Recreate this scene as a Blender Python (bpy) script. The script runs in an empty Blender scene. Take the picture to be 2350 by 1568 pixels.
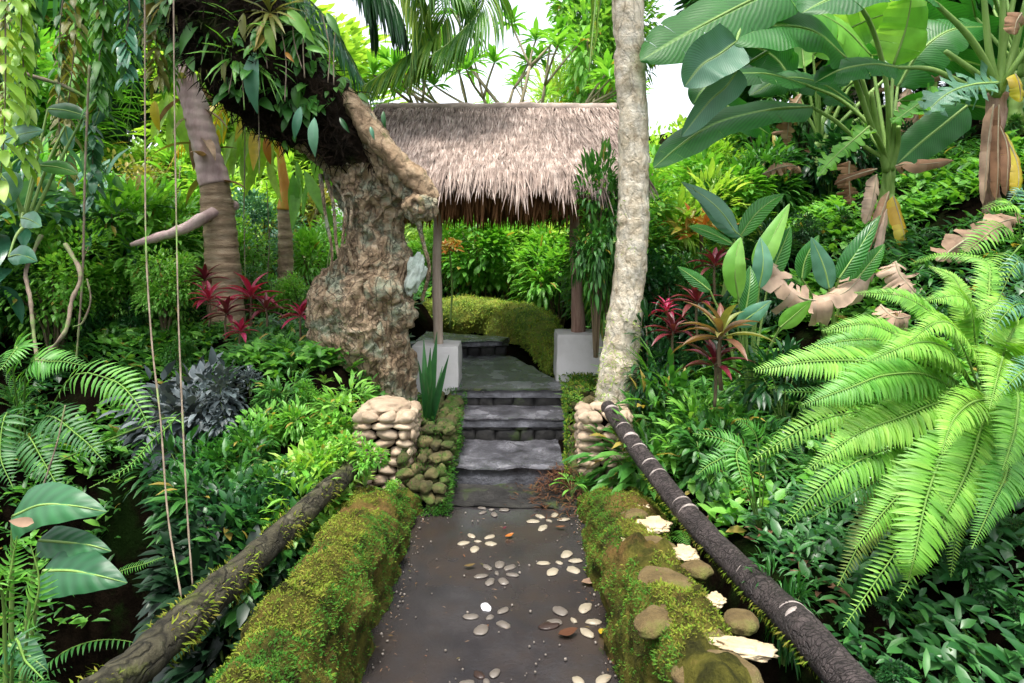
import bpy, math, random
import numpy as np
from mathutils import Vector, Matrix, noise

random.seed(7)
rng = np.random.default_rng(7)
sc = bpy.context.scene
col = sc.collection
R = math.radians

# ------------------------------------------------------------------ camera, world, sun, exposure
CAMZ = 1.55
cam = bpy.data.cameras.new("Camera")
cam.lens = 22.98
cam.sensor_width = 36
cam.shift_y = -0.0953
cam.clip_end = 800
camo = bpy.data.objects.new("Camera", cam)
camo.location = (0, 0, CAMZ)
camo.rotation_euler = (R(90), 0, 0)
col.objects.link(camo)
sc.camera = camo

SUN_EL, SUN_AZ = 76, 205          # azimuth the light comes from (0 = +Y, clockwise): behind the camera, a little left
world = bpy.data.worlds.new("World")
sc.world = world
world.use_nodes = True
wn, wl = world.node_tree.nodes, world.node_tree.links
wn.clear()
wo = wn.new('ShaderNodeOutputWorld')
bg = wn.new('ShaderNodeBackground')
sky = wn.new('ShaderNodeTexSky')
sky.sky_type = 'NISHITA'
sky.sun_disc = False
sky.sun_elevation = R(SUN_EL)
sky.sun_rotation = R(SUN_AZ)
sky.air_density = 1.0
sky.dust_density = 4.0
hs = wn.new('ShaderNodeHueSaturation')      # overcast: cloud takes the blue out of the sky
hs.inputs['Saturation'].default_value = 0.32
hs.inputs['Value'].default_value = 1.25
wl.new(sky.outputs[0], hs.inputs['Color'])
wl.new(hs.outputs[0], bg.inputs[0])
bg.inputs[1].default_value = 0.15
wl.new(bg.outputs[0], wo.inputs[0])

sl = bpy.data.lights.new("Sun", 'SUN')
sl.energy = 1.5
sl.angle = R(12)
sl.color = (1.0, 0.95, 0.86)
so = bpy.data.objects.new("Sun", sl)
el, az = R(SUN_EL), R(SUN_AZ)
sdir = Vector((math.sin(az) * math.cos(el), math.cos(az) * math.cos(el), math.sin(el)))
so.rotation_euler = sdir.to_track_quat('Z', 'Y').to_euler()
so.location = (0, -5, 12)
col.objects.link(so)

sc.view_settings.view_transform = 'Standard'
sc.view_settings.look = 'None'
sc.view_settings.gamma = 1
sc.view_settings.exposure = 1.5
sc.cycles.max_bounces = 6
sc.cycles.diffuse_bounces = 3
sc.cycles.glossy_bounces = 2
sc.cycles.transmission_bounces = 4
sc.cycles.transparent_max_bounces = 4
sc.cycles.use_denoising = True
sc.cycles.sample_clamp_indirect = 6

# ------------------------------------------------------------------ helpers
def P(px, py, Y):
    return Vector(((px - 1175) * Y / 1500, Y, CAMZ + (560 - py) * Y / 1500))

def sm(a, b, x):
    t = min(1, max(0, (x - a) / (b - a)))
    return t * t * (3 - 2 * t)

def tag(o, label=None, cat=None, group=None, kind=None):
    if label: o['label'] = label
    if cat: o['category'] = cat
    if group: o['group'] = group
    if kind: o['kind'] = kind
    return o

def empty(name, loc=(0, 0, 0), rz=0.0, sc_=1.0):
    o = bpy.data.objects.new(name, None)
    o.location = loc
    o.rotation_euler = (0, 0, rz)
    o.scale = (sc_,) * 3
    o.empty_display_size = .1
    col.objects.link(o)
    return o

def kids(o):
    return [c for c in bpy.data.objects if c.parent == o]

def copy_tree(o, parent=None, cache={}):
    c = o.copy()
    col.objects.link(c)
    c.parent = parent
    if o.name not in cache:
        cache[o.name] = [k.name for k in kids(o)]
    for k in cache[o.name]:
        copy_tree(bpy.data.objects[k], c)
    return c

class MB:
    """collects quads and links them as one mesh object"""
    def __init__(s):
        s.V, s.F, s.U, s.M, s.n = [], [], [], [], 0
    def add(s, V, F, U=None, mat=0):
        V = np.asarray(V, float); F = np.asarray(F, int)
        s.V.append(V); s.F.append(F + s.n)
        s.U.append(np.zeros((len(V), 2)) if U is None else np.asarray(U, float))
        s.M.append(np.full(len(F), mat)); s.n += len(V)
        return s
    def inst(s, proto, mats, mat=0):
        V, F, U = proto
        mats = np.asarray(mats, float)
        k = len(mats)
        if k == 0: return s
        H = np.c_[V, np.ones(len(V))]
        W = np.einsum('kij,nj->kni', mats, H)[:, :, :3].reshape(-1, 3)
        FF = (F[None] + (np.arange(k) * len(V))[:, None, None]).reshape(-1, 4)
        return s.add(W, FF, np.tile(U, (k, 1)), mat)
    def mesh(s, name, mats, smooth=True):
        V = np.concatenate(s.V); F = np.concatenate(s.F); U = np.concatenate(s.U); M = np.concatenate(s.M)
        me = bpy.data.meshes.new(name)
        me.vertices.add(len(V)); me.vertices.foreach_set('co', V.ravel())
        me.loops.add(F.size); me.loops.foreach_set('vertex_index', F.ravel().astype(np.int32))
        me.polygons.add(len(F))
        me.polygons.foreach_set('loop_start', np.arange(0, F.size, 4, dtype=np.int32))
        me.polygons.foreach_set('material_index', M.astype(np.int32))
        me.polygons.foreach_set('use_smooth', np.full(len(F), smooth))
        uv = me.uv_layers.new(name='UVMap')
        uv.data.foreach_set('uv', U[F.ravel()].ravel())
        me.update(calc_edges=True)
        for m in (mats if isinstance(mats, (list, tuple)) else [mats]):
            me.materials.append(m)
        return me
    def build(s, name, mats, parent=None, smooth=True):
        o = bpy.data.objects.new(name, s.mesh(name, mats, smooth))
        col.objects.link(o)
        o.parent = parent
        return o

def put(name, me, parent=None, m=None):
    o = bpy.data.objects.new(name, me)
    col.objects.link(o)
    o.parent = parent
    if m is not None: o.matrix_basis = m
    return o

def orient(pos, d, up, s=(1, 1, 1)):
    d = Vector(d).normalized(); up = Vector(up)
    x = d.cross(up)
    if x.length < 1e-4: x = d.cross(Vector((1, 0, .1)))
    x.normalize()
    z = x.cross(d)
    if not hasattr(s, '__len__'): s = (s, s, s)
    m = Matrix(((x.x * s[0], d.x * s[1], z.x * s[2], pos[0]),
                (x.y * s[0], d.y * s[1], z.y * s[2], pos[1]),
                (x.z * s[0], d.z * s[1], z.z * s[2], pos[2]),
                (0, 0, 0, 1)))
    return m

# width profiles of leaves, t along the leaf
ovate = lambda t: (math.sin(math.pi * min(1, t * .97 + .02) ** .75)) ** .8
lance = lambda t: (math.sin(math.pi * (t * .95 + .03) ** .9)) ** 1.1
strap = lambda t: min(1, t * 5 + .35) * (1 - t ** 5) * (1 - .35 * t)
heart = lambda t: (min(1, t * 9 + .25)) * (1 - t ** 1.7) ** .8
spear = lambda t: min(1, t * 4 + .6) * (1 - t ** 2.2)
banana = lambda t: min(1, (t * 7) ** .6) * (1 - t ** 7) ** .8 * (1 - .12 * t)

def leaf(n=3, w=.4, fun=ovate, droop=.5, fold=.2, cols=1, wave=0., wf=5, petiole=0., tear=0, seed=0):
    """unit-long leaf along +Y, upper side +Z"""
    rnd = random.Random(seed)
    V, U, F = [], [], []
    y = z = 0.0
    nr = n + 1
    k = 2 * cols + 1
    pts = []
    for i in range(nr):
        t = i / n
        a = -droop * t * 1.0 + droop * .25
        pts.append((y, z, a))
        y += math.cos(a) / n
        z += math.sin(a) / n
    for i in range(nr):
        t = i / n
        y, z, a = pts[i]
        ww = max(.004, w * .5 * (fun(t) if t > petiole else .03))
        ph = rnd.random() * .4
        for c in range(-cols, cols + 1):
            u = c / cols
            e = abs(u)
            dz = fold * ww * e + wave * w * math.sin(t * wf * 6.28 + ph + (1.3 if u > 0 else 0)) * e * e
            x = u * ww * (1 - .15 * wave * math.sin(t * 31 + u))
            V.append((x, y - math.sin(a) * dz, z + math.cos(a) * dz))
            U.append((.5 + .5 * u, t))
    for i in range(n):
        for c in range(k - 1):
            if tear and 0 < i < n - 1 and rnd.random() < tear * (.5 if c in (0, k - 2) else 0):
                continue
            q = i * k + c
            F.append((q, q + 1, q + 1 + k, q + k))
    return np.array(V), np.array(F), np.array(U)

def torn_leaf(n=34, w=.34, droop=1.3, fold=.25, seed=0, hang=.4):
    """banana leaf torn into strips between its side veins"""
    rnd = random.Random(seed)
    V, F, U = [], [], []
    y = z = 0.; cen = []
    for i in range(n + 1):
        t = i / n; a = droop * .3 - droop * t
        cen.append((y, z, a)); y += math.cos(a) / n; z += math.sin(a) / n
    for side in (-1, 1):
        i = 0
        while i < n:
            j = min(n, i + rnd.choice((1, 1, 2, 3, 4)))
            jit = rnd.uniform(-.1, .35); slant = rnd.uniform(.0, .06)
            base = len(V)
            for r in range(i, j + 1):
                t = r / n; y, z, a = cen[r]
                ww = max(.003, w * .5 * banana(t))
                s = .93 if (r == j and j < n) or (r == i and i > 0) else 1
                for e in (0, .35, .7, 1):
                    dz = fold * ww * e - (hang + jit) * ww * e * e
                    V.append((side * ww * e * s, y + slant * e - (0.006 * e if r == j else 0), z + dz)); U.append((.5 + side * e * .5, t))
            for r in range(j - i):
                for e in range(3):
                    q = base + r * 4 + e
                    F.append((q, q + 1, q + 5, q + 4))
            i = j
    return np.array(V), np.array(F), np.array(U)

def catmull(pts, n):
    pts = [Vector(p) for p in pts]
    if len(pts) == 2:
        return [pts[0].lerp(pts[1], i / n) for i in range(n + 1)]
    q = [pts[0] * 2 - pts[1]] + pts + [pts[-1] * 2 - pts[-2]]
    out = []
    m = len(pts) - 1
    for i in range(n + 1):
        u = i / n * m
        k = min(m - 1, int(u)); t = u - k
        a, b, c, d = q[k], q[k + 1], q[k + 2], q[k + 3]
        out.append(.5 * ((2 * b) + (c - a) * t + (2 * a - 5 * b + 4 * c - d) * t * t + (3 * b - a - 3 * c + d) * t ** 3))
    return out

def interp(vals, t):
    u = t * (len(vals) - 1); k = min(len(vals) - 2, int(u)); f = u - k
    return vals[k] * (1 - f) + vals[k + 1] * f

def tube(pts, rad, seg=8, n=None, disp=None, caps=True):
    if n is None: n = max(2, (len(pts) - 1) * 4)
    c = catmull(pts, n)
    V, F, U = [], [], []
    ref = Vector((1, 0, 0))
    if abs((c[-1] - c[0]).normalized().x) > .8: ref = Vector((0, 0, 1))
    for i, p in enumerate(c):
        t = i / n
        d = (c[min(n, i + 1)] - c[max(0, i - 1)]).normalized()
        x = (ref - d * ref.dot(d)).normalized(); yv = d.cross(x); ref = x
        r = interp(rad, t) if hasattr(rad, '__len__') else rad
        for k in range(seg):
            a = 2 * math.pi * k / seg
            nn = x * math.cos(a) + yv * math.sin(a)
            q = p + nn * r
            if disp: q = q + nn * disp(q, t, a, r)
            V.append(q[:]); U.append((k / seg, t))
    for i in range(n):
        for k in range(seg):
            a, b = i * seg + k, i * seg + (k + 1) % seg
            F.append((a, b, b + seg, a + seg))
    if caps:
        for (i, p) in ((0, c[0]), (n, c[-1])):
            V.append(p[:]); U.append((.5, i / n)); m = len(V) - 1
            for k in range(0, seg, 2):
                a, b, e = i * seg + k, i * seg + (k + 1) % seg, i * seg + (k + 2) % seg
                F.append((m, e, b, a) if i == 0 else (m, a, b, e))
    return np.array(V), np.array(F), np.array(U)

def blob(n=6):
    """unit sphere of quads (cube sphere)"""
    V, F = [], []
    for ax in range(3):
        for s in (-1, 1):
            b = len(V)
            for i in range(n + 1):
                for j in range(n + 1):
                    u, v = math.tan((i / n - .5) * math.pi / 2), math.tan((j / n - .5) * math.pi / 2)
                    p = [0, 0, 0]; p[ax] = s; p[(ax + 1) % 3] = u * s; p[(ax + 2) % 3] = v
                    V.append(Vector(p).normalized()[:])
            for i in range(n):
                for j in range(n):
                    q = b + i * (n + 1) + j
                    F.append((q, q + n + 1, q + n + 2, q + 1))
    V = np.array(V)
    # weld the cube's edges
    key = {}; idx = []; W = []
    for v in V:
        k = tuple(np.round(v, 4))
        if k not in key: key[k] = len(W); W.append(v)
        idx.append(key[k])
    F = np.array(idx)[np.array(F)]
    return np.array(W), F, np.zeros((len(W), 2))
B6, B3, B10, B16 = blob(6), blob(3), blob(10), blob(16)

def stone(mb, c, s, rot=None, seed=0, amp=.12, freq=1.3, proto=B6, mat=0, power=None):
    V = proto[0].copy()
    if power:
        V = np.sign(V) * np.abs(V) ** power
    so_ = Vector((seed * 3.7, seed * 1.3, seed * 7.1))
    W = []
    for v in V:
        v = Vector(v)
        k = 1 + amp * 1.6 * noise.noise(v * freq + so_) + amp * .5 * noise.noise(v * freq * 3 + so_) + amp * .22 * noise.noise(v * freq * 8 + so_)
        W.append(Vector((v.x * s[0] * k, v.y * s[1] * k, v.z * s[2] * k)))
    if rot is not None:
        W = [rot @ w for w in W]
    mb.add([(w + Vector(c))[:] for w in W], proto[1], mat=mat)

def rotm(rx=0, ry=0, rz=0):
    from mathutils import Euler
    return Euler((rx, ry, rz)).to_matrix()

def poly_slab(mb, poly, z0, z1, mat=0):
    """quads only: fan of a 4-corner polygon slab"""
    a = [(x, y, z0) for x, y in poly]; b = [(x, y, z1) for x, y in poly]
    n = len(poly)
    V = a + b
    F = [(i, (i + 1) % n, n + (i + 1) % n, n + i) for i in range(n)]
    F += [(3, 2, 1, 0), (4, 5, 6, 7)]
    mb.add(V, F, mat=mat)

def rough_slab(mb, poly, z0, z1, n=18, amp=.008, seed=0, mat=0):
    """slab with chipped, uneven edges: poly = 4 corners (front-left, front-right, back-right, back-left)"""
    p = [Vector((x, y, 0)) for x, y in poly]
    V, F = [], []
    def pt(u, v):
        return p[0].lerp(p[1], u).lerp(p[3].lerp(p[2], u), v)
    o = Vector((seed, seed * 2., 0))
    for i in range(n + 1):
        for j in range(n + 1):
            u, v = i / n, j / n
            q = pt(u, v)
            e = min(u, 1 - u, v, 1 - v)
            jx = noise.noise(q * 9 + o) * .012 if e == 0 else 0
            zz = z1 + amp * noise.noise(q * 7 + o) * 1.5 + amp * .6 * noise.noise(q * 23 + o) - (.01 if e == 0 else 0)
            V.append((q.x + jx, q.y + jx, zz))
    for i in range(n):
        for j in range(n):
            a = i * (n + 1) + j
            F.append((a, a + n + 1, a + n + 2, a + 1))
    rim = [i * (n + 1) for i in range(n)] + [n * (n + 1) + j for j in range(n)] + \
          [i * (n + 1) + n for i in range(n, 0, -1)] + [j for j in range(n, 0, -1)]
    base = len(V)
    for r, k in enumerate(rim):
        x, y, z = V[k]
        w = noise.noise(Vector((x * 8, y * 8, seed + 5.))) * .012
        V.append((x + w, y + w, (z0 + z1) / 2))
    for r, k in enumerate(rim):
        x, y, z = V[k]
        V.append((x, y, z0))
    m = len(rim)
    for r in range(m):
        s = (r + 1) % m
        F.append((rim[r], base + r, base + s, rim[s])[::-1])
        F.append((base + r, base + m + r, base + m + s, base + s)[::-1])
    mb.add(V, F, mat=mat)

# ------------------------------------------------------------------ materials
def new_mat(name):
    m = bpy.data.materials.new(name)
    m.use_nodes = True
    nt = m.node_tree
    nt.nodes.clear()
    return m, nt.nodes, nt.links

def ramp(N, stops, interp='LINEAR'):
    r = N.new('ShaderNodeValToRGB')
    r.color_ramp.interpolation = interp
    e = r.color_ramp.elements
    while len(e) < len(stops): e.new(.5)
    for i, (p, c) in enumerate(stops):
        e[i].position = p
        e[i].color = (*c, 1)
    return r

def leaf_mat(name, stops, trans=.35, rough=.42, veins=0, rib=None, spec=.5, mottle=.25, dead=0.0, deadc=(.35, .28, .06), iw=.62, vb=.35):
    """stops: colours picked per leaf (random per island)"""
    m, N, L = new_mat(name)
    out = N.new('ShaderNodeOutputMaterial')
    geo = N.new('ShaderNodeNewGeometry')
    oi = N.new('ShaderNodeObjectInfo')
    add = N.new('ShaderNodeMath'); add.operation = 'MULTIPLY_ADD'
    add.inputs[1].default_value = .45
    L.new(oi.outputs['Random'], add.inputs[0])
    mul = N.new('ShaderNodeMath'); mul.operation = 'MULTIPLY'; mul.inputs[1].default_value = iw
    L.new(geo.outputs['Random Per Island'], mul.inputs[0])
    L.new(mul.outputs[0], add.inputs[2])
    n = len(stops)
    cr = ramp(N, [(i / max(1, n - 1) * .95, c) for i, c in enumerate(stops)])
    L.new(add.outputs[0], cr.inputs[0])
    c = cr.outputs[0]
    tc = N.new('ShaderNodeTexCoord')
    if mottle:
        nz = N.new('ShaderNodeTexNoise'); nz.inputs['Scale'].default_value = 9; nz.inputs['Detail'].default_value = 3
        L.new(tc.outputs['Object'], nz.inputs['Vector'])
        mr = N.new('ShaderNodeMapRange'); mr.inputs['To Min'].default_value = 1 - mottle * 1.6; mr.inputs['To Max'].default_value = 1 + mottle * 1.6
        L.new(nz.outputs[0], mr.inputs[0])
        vm = N.new('ShaderNodeVectorMath'); vm.operation = 'SCALE'
        L.new(c, vm.inputs[0]); L.new(mr.outputs[0], vm.inputs['Scale'])
        c = vm.outputs[0]
    if dead:
        gt = N.new('ShaderNodeMath'); gt.operation = 'GREATER_THAN'; gt.inputs[1].default_value = 1 - dead
        frac = N.new('ShaderNodeMath'); frac.operation = 'FRACT'
        m17 = N.new('ShaderNodeMath'); m17.operation = 'MULTIPLY'; m17.inputs[1].default_value = 17.3
        L.new(geo.outputs['Random Per Island'], m17.inputs[0]); L.new(m17.outputs[0], frac.inputs[0]); L.new(frac.outputs[0], gt.inputs[0])
        mx = N.new('ShaderNodeMixRGB'); mx.inputs[2].default_value = (*deadc, 1)
        L.new(gt.outputs[0], mx.inputs[0]); L.new(c, mx.inputs[1]); c = mx.outputs[0]
    bump = None
    if veins or rib:
        sp = N.new('ShaderNodeSeparateXYZ'); L.new(tc.outputs['UV'], sp.inputs[0])
        a = N.new('ShaderNodeMath'); a.operation = 'SUBTRACT'; a.inputs[1].default_value = .5; L.new(sp.outputs[0], a.inputs[0])
        b = N.new('ShaderNodeMath'); b.operation = 'ABSOLUTE'; L.new(a.outputs[0], b.inputs[0])
        if rib:
            lt = N.new('ShaderNodeMapRange'); lt.inputs['From Min'].default_value = .02; lt.inputs['From Max'].default_value = .05
            lt.inputs['To Min'].default_value = 1; lt.inputs['To Max'].default_value = 0
            L.new(b.outputs[0], lt.inputs[0])
            mx = N.new('ShaderNodeMixRGB'); mx.inputs[2].default_value = (*rib, 1)
            L.new(lt.outputs[0], mx.inputs[0]); L.new(c, mx.inputs[1]); c = mx.outputs[0]
        if veins:
            k = N.new('ShaderNodeMath'); k.operation = 'MULTIPLY_ADD'; k.inputs[1].default_value = -.35
            L.new(b.outputs[0], k.inputs[0]); L.new(sp.outputs[1], k.inputs[2])
            w = N.new('ShaderNodeMath'); w.operation = 'MULTIPLY'; w.inputs[1].default_value = veins * 6.283; L.new(k.outputs[0], w.inputs[0])
            s = N.new('ShaderNodeMath'); s.operation = 'SINE'; L.new(w.outputs[0], s.inputs[0])
            bump = N.new('ShaderNodeBump'); bump.inputs['Strength'].default_value = vb; bump.inputs['Distance'].default_value = .01
            L.new(s.outputs[0], bump.inputs['Height'])
            mr = N.new('ShaderNodeMapRange'); mr.inputs['From Min'].default_value = -1; mr.inputs['To Min'].default_value = .86; mr.inputs['To Max'].default_value = 1.1
            L.new(s.outputs[0], mr.inputs[0])
            vm = N.new('ShaderNodeVectorMath'); vm.operation = 'SCALE'
            L.new(c, vm.inputs[0]); L.new(mr.outputs[0], vm.inputs['Scale']); c = vm.outputs[0]
    pb = N.new('ShaderNodeBsdfPrincipled')
    pb.inputs['Roughness'].default_value = rough
    pb.inputs['Specular IOR Level'].default_value = spec
    L.new(c, pb.inputs['Base Color'])
    if bump: L.new(bump.outputs[0], pb.inputs['Normal'])
    if trans:
        tr = N.new('ShaderNodeBsdfTranslucent')
        g = N.new('ShaderNodeMixRGB'); g.blend_type = 'MULTIPLY'; g.inputs[0].default_value = 1
        g.inputs[2].default_value = (1.35, 1.25, .55, 1)
        L.new(c, g.inputs[1]); L.new(g.outputs[0], tr.inputs[0])
        mix = N.new('ShaderNodeMixShader'); mix.inputs[0].default_value = trans
        L.new(pb.outputs[0], mix.inputs[1]); L.new(tr.outputs[0], mix.inputs[2])
        L.new(mix.outputs[0], out.inputs[0])
    else:
        L.new(pb.outputs[0], out.inputs[0])
    return m

def rough_mat(name, stops, scale=6, detail=8, bump=.4, bscale=25, rough=.8, dist=.02, stretch=(1, 1, 1), spec=.3,
              patch=None, patch_scale=3, patch_lo=.5, patch_hi=.6, rnoise=None, island=0.0, dist_noise=0.0, cracks=0, cstretch=(1, 1, .35), cdark=.35):
    m, N, L = new_mat(name)
    out = N.new('ShaderNodeOutputMaterial')
    pb = N.new('ShaderNodeBsdfPrincipled')
    pb.inputs['Roughness'].default_value = rough
    pb.inputs['Specular IOR Level'].default_value = spec
    L.new(pb.outputs[0], out.inputs[0])
    tc = N.new('ShaderNodeTexCoord'); mp = N.new('ShaderNodeMapping'); mp.inputs['Scale'].default_value = stretch
    L.new(tc.outputs['Object'], mp.inputs[0])
    nz = N.new('ShaderNodeTexNoise'); nz.inputs['Scale'].default_value = scale; nz.inputs['Detail'].default_value = detail
    nz.inputs['Distortion'].default_value = dist_noise; nz.inputs['Roughness'].default_value = .65
    L.new(mp.outputs[0], nz.inputs['Vector'])
    n = len(stops)
    cr = ramp(N, [(.28 + .44 * i / max(1, n - 1), c) for i, c in enumerate(stops)])
    L.new(nz.outputs[0], cr.inputs[0])
    c = cr.outputs[0]
    if patch:
        n2 = N.new('ShaderNodeTexNoise'); n2.inputs['Scale'].default_value = patch_scale; n2.inputs['Detail'].default_value = 6
        n2.inputs['Roughness'].default_value = .7
        L.new(tc.outputs['Object'], n2.inputs['Vector'])
        r2 = ramp(N, [(patch_lo, (0, 0, 0)), (patch_hi, (1, 1, 1))]); L.new(n2.outputs[0], r2.inputs[0])
        mx = N.new('ShaderNodeMixRGB'); mx.inputs[2].default_value = (*patch, 1)
        L.new(r2.outputs[0], mx.inputs[0]); L.new(c, mx.inputs[1]); c = mx.outputs[0]
    if island:
        geo = N.new('ShaderNodeNewGeometry')
        mr = N.new('ShaderNodeMapRange'); mr.inputs['To Min'].default_value = 1 - island; mr.inputs['To Max'].default_value = 1 + island
        L.new(geo.outputs['Random Per Island'], mr.inputs[0])
        vm = N.new('ShaderNodeVectorMath'); vm.operation = 'SCALE'
        L.new(c, vm.inputs[0]); L.new(mr.outputs[0], vm.inputs['Scale']); c = vm.outputs[0]
    ck = None
    if cracks:
        m2 = N.new('ShaderNodeMapping'); m2.inputs['Scale'].default_value = cstretch
        nw = N.new('ShaderNodeTexNoise'); nw.inputs['Scale'].default_value = 6; nw.inputs['Detail'].default_value = 6
        L.new(tc.outputs['Object'], nw.inputs['Vector'])
        av = N.new('ShaderNodeVectorMath'); av.operation = 'MULTIPLY_ADD'; av.inputs[1].default_value = (.16, .16, .16)
        L.new(nw.outputs['Color'], av.inputs[0]); L.new(tc.outputs['Object'], av.inputs[2]); L.new(av.outputs[0], m2.inputs[0])
        vo = N.new('ShaderNodeTexVoronoi'); vo.feature = 'DISTANCE_TO_EDGE'; vo.inputs['Scale'].default_value = cracks
        L.new(m2.outputs[0], vo.inputs['Vector'])
        ck = N.new('ShaderNodeMapRange'); ck.inputs['From Max'].default_value = .12; ck.inputs['To Min'].default_value = cdark; ck.inputs['To Max'].default_value = 1
        L.new(vo.outputs['Distance'], ck.inputs[0])
        vm2 = N.new('ShaderNodeVectorMath'); vm2.operation = 'SCALE'
        L.new(c, vm2.inputs[0]); L.new(ck.outputs[0], vm2.inputs['Scale']); c = vm2.outputs[0]
    L.new(c, pb.inputs['Base Color'])
    if rnoise:
        n3 = N.new('ShaderNodeTexNoise'); n3.inputs['Scale'].default_value = rnoise[2]; n3.inputs['Detail'].default_value = 5
        L.new(tc.outputs['Object'], n3.inputs['Vector'])
        mr = N.new('ShaderNodeMapRange'); mr.inputs['From Min'].default_value = .35; mr.inputs['From Max'].default_value = .65
        mr.inputs['To Min'].default_value = rnoise[0]; mr.inputs['To Max'].default_value = rnoise[1]
        L.new(n3.outputs[0], mr.inputs[0]); L.new(mr.outputs[0], pb.inputs['Roughness'])
    if bump:
        n4 = N.new('ShaderNodeTexNoise'); n4.inputs['Scale'].default_value = bscale; n4.inputs['Detail'].default_value = 8
        n4.inputs['Roughness'].default_value = .7
        L.new(mp.outputs[0], n4.inputs['Vector'])
        b = N.new('ShaderNodeBump'); b.inputs['Strength'].default_value = bump; b.inputs['Distance'].default_value = dist
        h = n4.outputs[0]
        if ck:
            ad = N.new('ShaderNodeMath'); ad.operation = 'MULTIPLY_ADD'; ad.inputs[1].default_value = .8
            L.new(ck.outputs[0], ad.inputs[0]); L.new(h, ad.inputs[2]); h = ad.outputs[0]
        L.new(h, b.inputs['Height']); L.new(b.outputs[0], pb.inputs['Normal'])
    return m

G = {}
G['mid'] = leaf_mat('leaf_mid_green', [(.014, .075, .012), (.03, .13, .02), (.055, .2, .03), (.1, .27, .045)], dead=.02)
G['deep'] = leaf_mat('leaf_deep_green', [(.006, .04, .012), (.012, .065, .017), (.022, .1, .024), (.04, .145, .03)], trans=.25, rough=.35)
G['nearblack'] = leaf_mat('leaf_shade_green', [(.003, .016, .006), (.006, .028, .009), (.01, .04, .012)], trans=.15, rough=.45)  # deep shade of the gully put into the leaf colour
G['fresh'] = leaf_mat('leaf_fresh_green', [(.06, .24, .022), (.11, .34, .035), (.17, .43, .06), (.26, .52, .1)], trans=.4, dead=.02)
G['lime'] = leaf_mat('leaf_lime_green', [(.15, .36, .035), (.25, .48, .06), (.35, .57, .1), (.46, .64, .17)], trans=.4)
G['blue'] = leaf_mat('leaf_bluish_green', [(.02, .09, .05), (.045, .16, .09), (.08, .23, .13), (.15, .33, .2)], trans=.25, rough=.3)
G['silver'] = leaf_mat('leaf_silver_grey', [(.02, .035, .035), (.05, .07, .075), (.1, .13, .135), (.2, .23, .24)], trans=.1, rough=.5)
G['olive'] = leaf_mat('leaf_olive', [(.1, .12, .02), (.17, .19, .04), (.25, .26, .07), (.33, .33, .12)], trans=.35, dead=.06)
G['red'] = leaf_mat('leaf_crimson', [(.07, .01, .02), (.2, .008, .035), (.36, .015, .07), (.5, .05, .14)], trans=.3, rough=.33, rib=(.35, .06, .1), iw=.7)
G['maroon'] = leaf_mat('leaf_maroon', [(.035, .012, .015), (.08, .012, .02), (.15, .015, .03), (.1, .05, .03)], trans=.2, rough=.35)
G['redgreen'] = leaf_mat('leaf_red_and_green', [(.1, .17, .03), (.18, .25, .05), (.16, .06, .04), (.25, .32, .08)], trans=.3)
G['orange'] = leaf_mat('petal_orange', [(.4, .04, .012), (.5, .09, .02), (.45, .24, .03), (.3, .32, .04)], trans=.35)
G['yellow'] = leaf_mat('leaf_yellow', [(.45, .42, .02), (.55, .48, .04), (.5, .3, .02)], trans=.4)
G['brown'] = leaf_mat('leaf_dry_brown', [(.1, .05, .025), (.2, .11, .065), (.3, .2, .13), (.42, .31, .22)], trans=.15, rough=.85, spec=.1, iw=.3, mottle=.5)
G['pinkdry'] = leaf_mat('leaf_dry_pale', [(.2, .12, .075), (.34, .235, .165), (.46, .34, .26), (.52, .4, .32)], trans=.2, rough=.9, spec=.08, mottle=.6, iw=.2)
G['banana'] = leaf_mat('banana_leaf', [(.018, .12, .02), (.03, .17, .025), (.05, .23, .03)], trans=.42, rough=.45, vb=.12, iw=.2, veins=34, rib=(.2, .4, .1), mottle=.15)
G['bananab'] = leaf_mat('banana_leaf_bluish', [(.05, .16, .09), (.09, .22, .13), (.14, .3, .19)], trans=.25, rough=.45, vb=.12, iw=.2, veins=34, rib=(.25, .4, .2), mottle=.15)
G['broad'] = leaf_mat('broad_leaf', [(.015, .1, .02), (.03, .16, .025), (.06, .26, .03)], trans=.35, rough=.3, veins=16, rib=(.12, .32, .07), mottle=.15)
G['alocasia'] = leaf_mat('alocasia_leaf', [(.008, .06, .025), (.015, .09, .03), (.03, .14, .045)], trans=.2, rough=.45, vb=.1, veins=7, rib=(.06, .22, .08), mottle=.15)
G['fern'] = leaf_mat('fern_frond', [(.08, .25, .02), (.14, .37, .035), (.23, .47, .06), (.35, .56, .1)], trans=.35, rough=.5, mottle=.35, iw=.5)
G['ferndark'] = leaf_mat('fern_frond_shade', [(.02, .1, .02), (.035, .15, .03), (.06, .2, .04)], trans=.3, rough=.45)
G['fernmid'] = leaf_mat('fern_frond_green', [(.04, .19, .02), (.08, .28, .03), (.14, .36, .05)], trans=.35, rough=.45)
G['fernold'] = leaf_mat('fern_frond_old', [(.12, .19, .04), (.17, .25, .05), (.2, .28, .06)], trans=.3, rough=.5)
G['palm'] = leaf_mat('palm_leaflet', [(.03, .13, .02), (.06, .2, .03), (.12, .3, .04), (.28, .42, .05)], trans=.45, rough=.35)
G['stemg'] = rough_mat('green_stem', [(.1, .2, .04), (.2, .32, .08), (.28, .4, .13)], scale=5, bump=.1, rough=.45, stretch=(1, 1, .3))
G['rachis'] = rough_mat('fern_rachis', [(.08, .18, .03), (.16, .28, .05)], bump=0)
G['stemb'] = rough_mat('brown_stem', [(.05, .035, .02), (.12, .09, .05), (.2, .16, .1)], scale=10, bump=.3, stretch=(1, 1, .3))
G['stempale'] = rough_mat('pale_stem', [(.14, .12, .07), (.26, .22, .14), (.36, .32, .22)], scale=10, bump=.3, stretch=(1, 1, .3))
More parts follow.
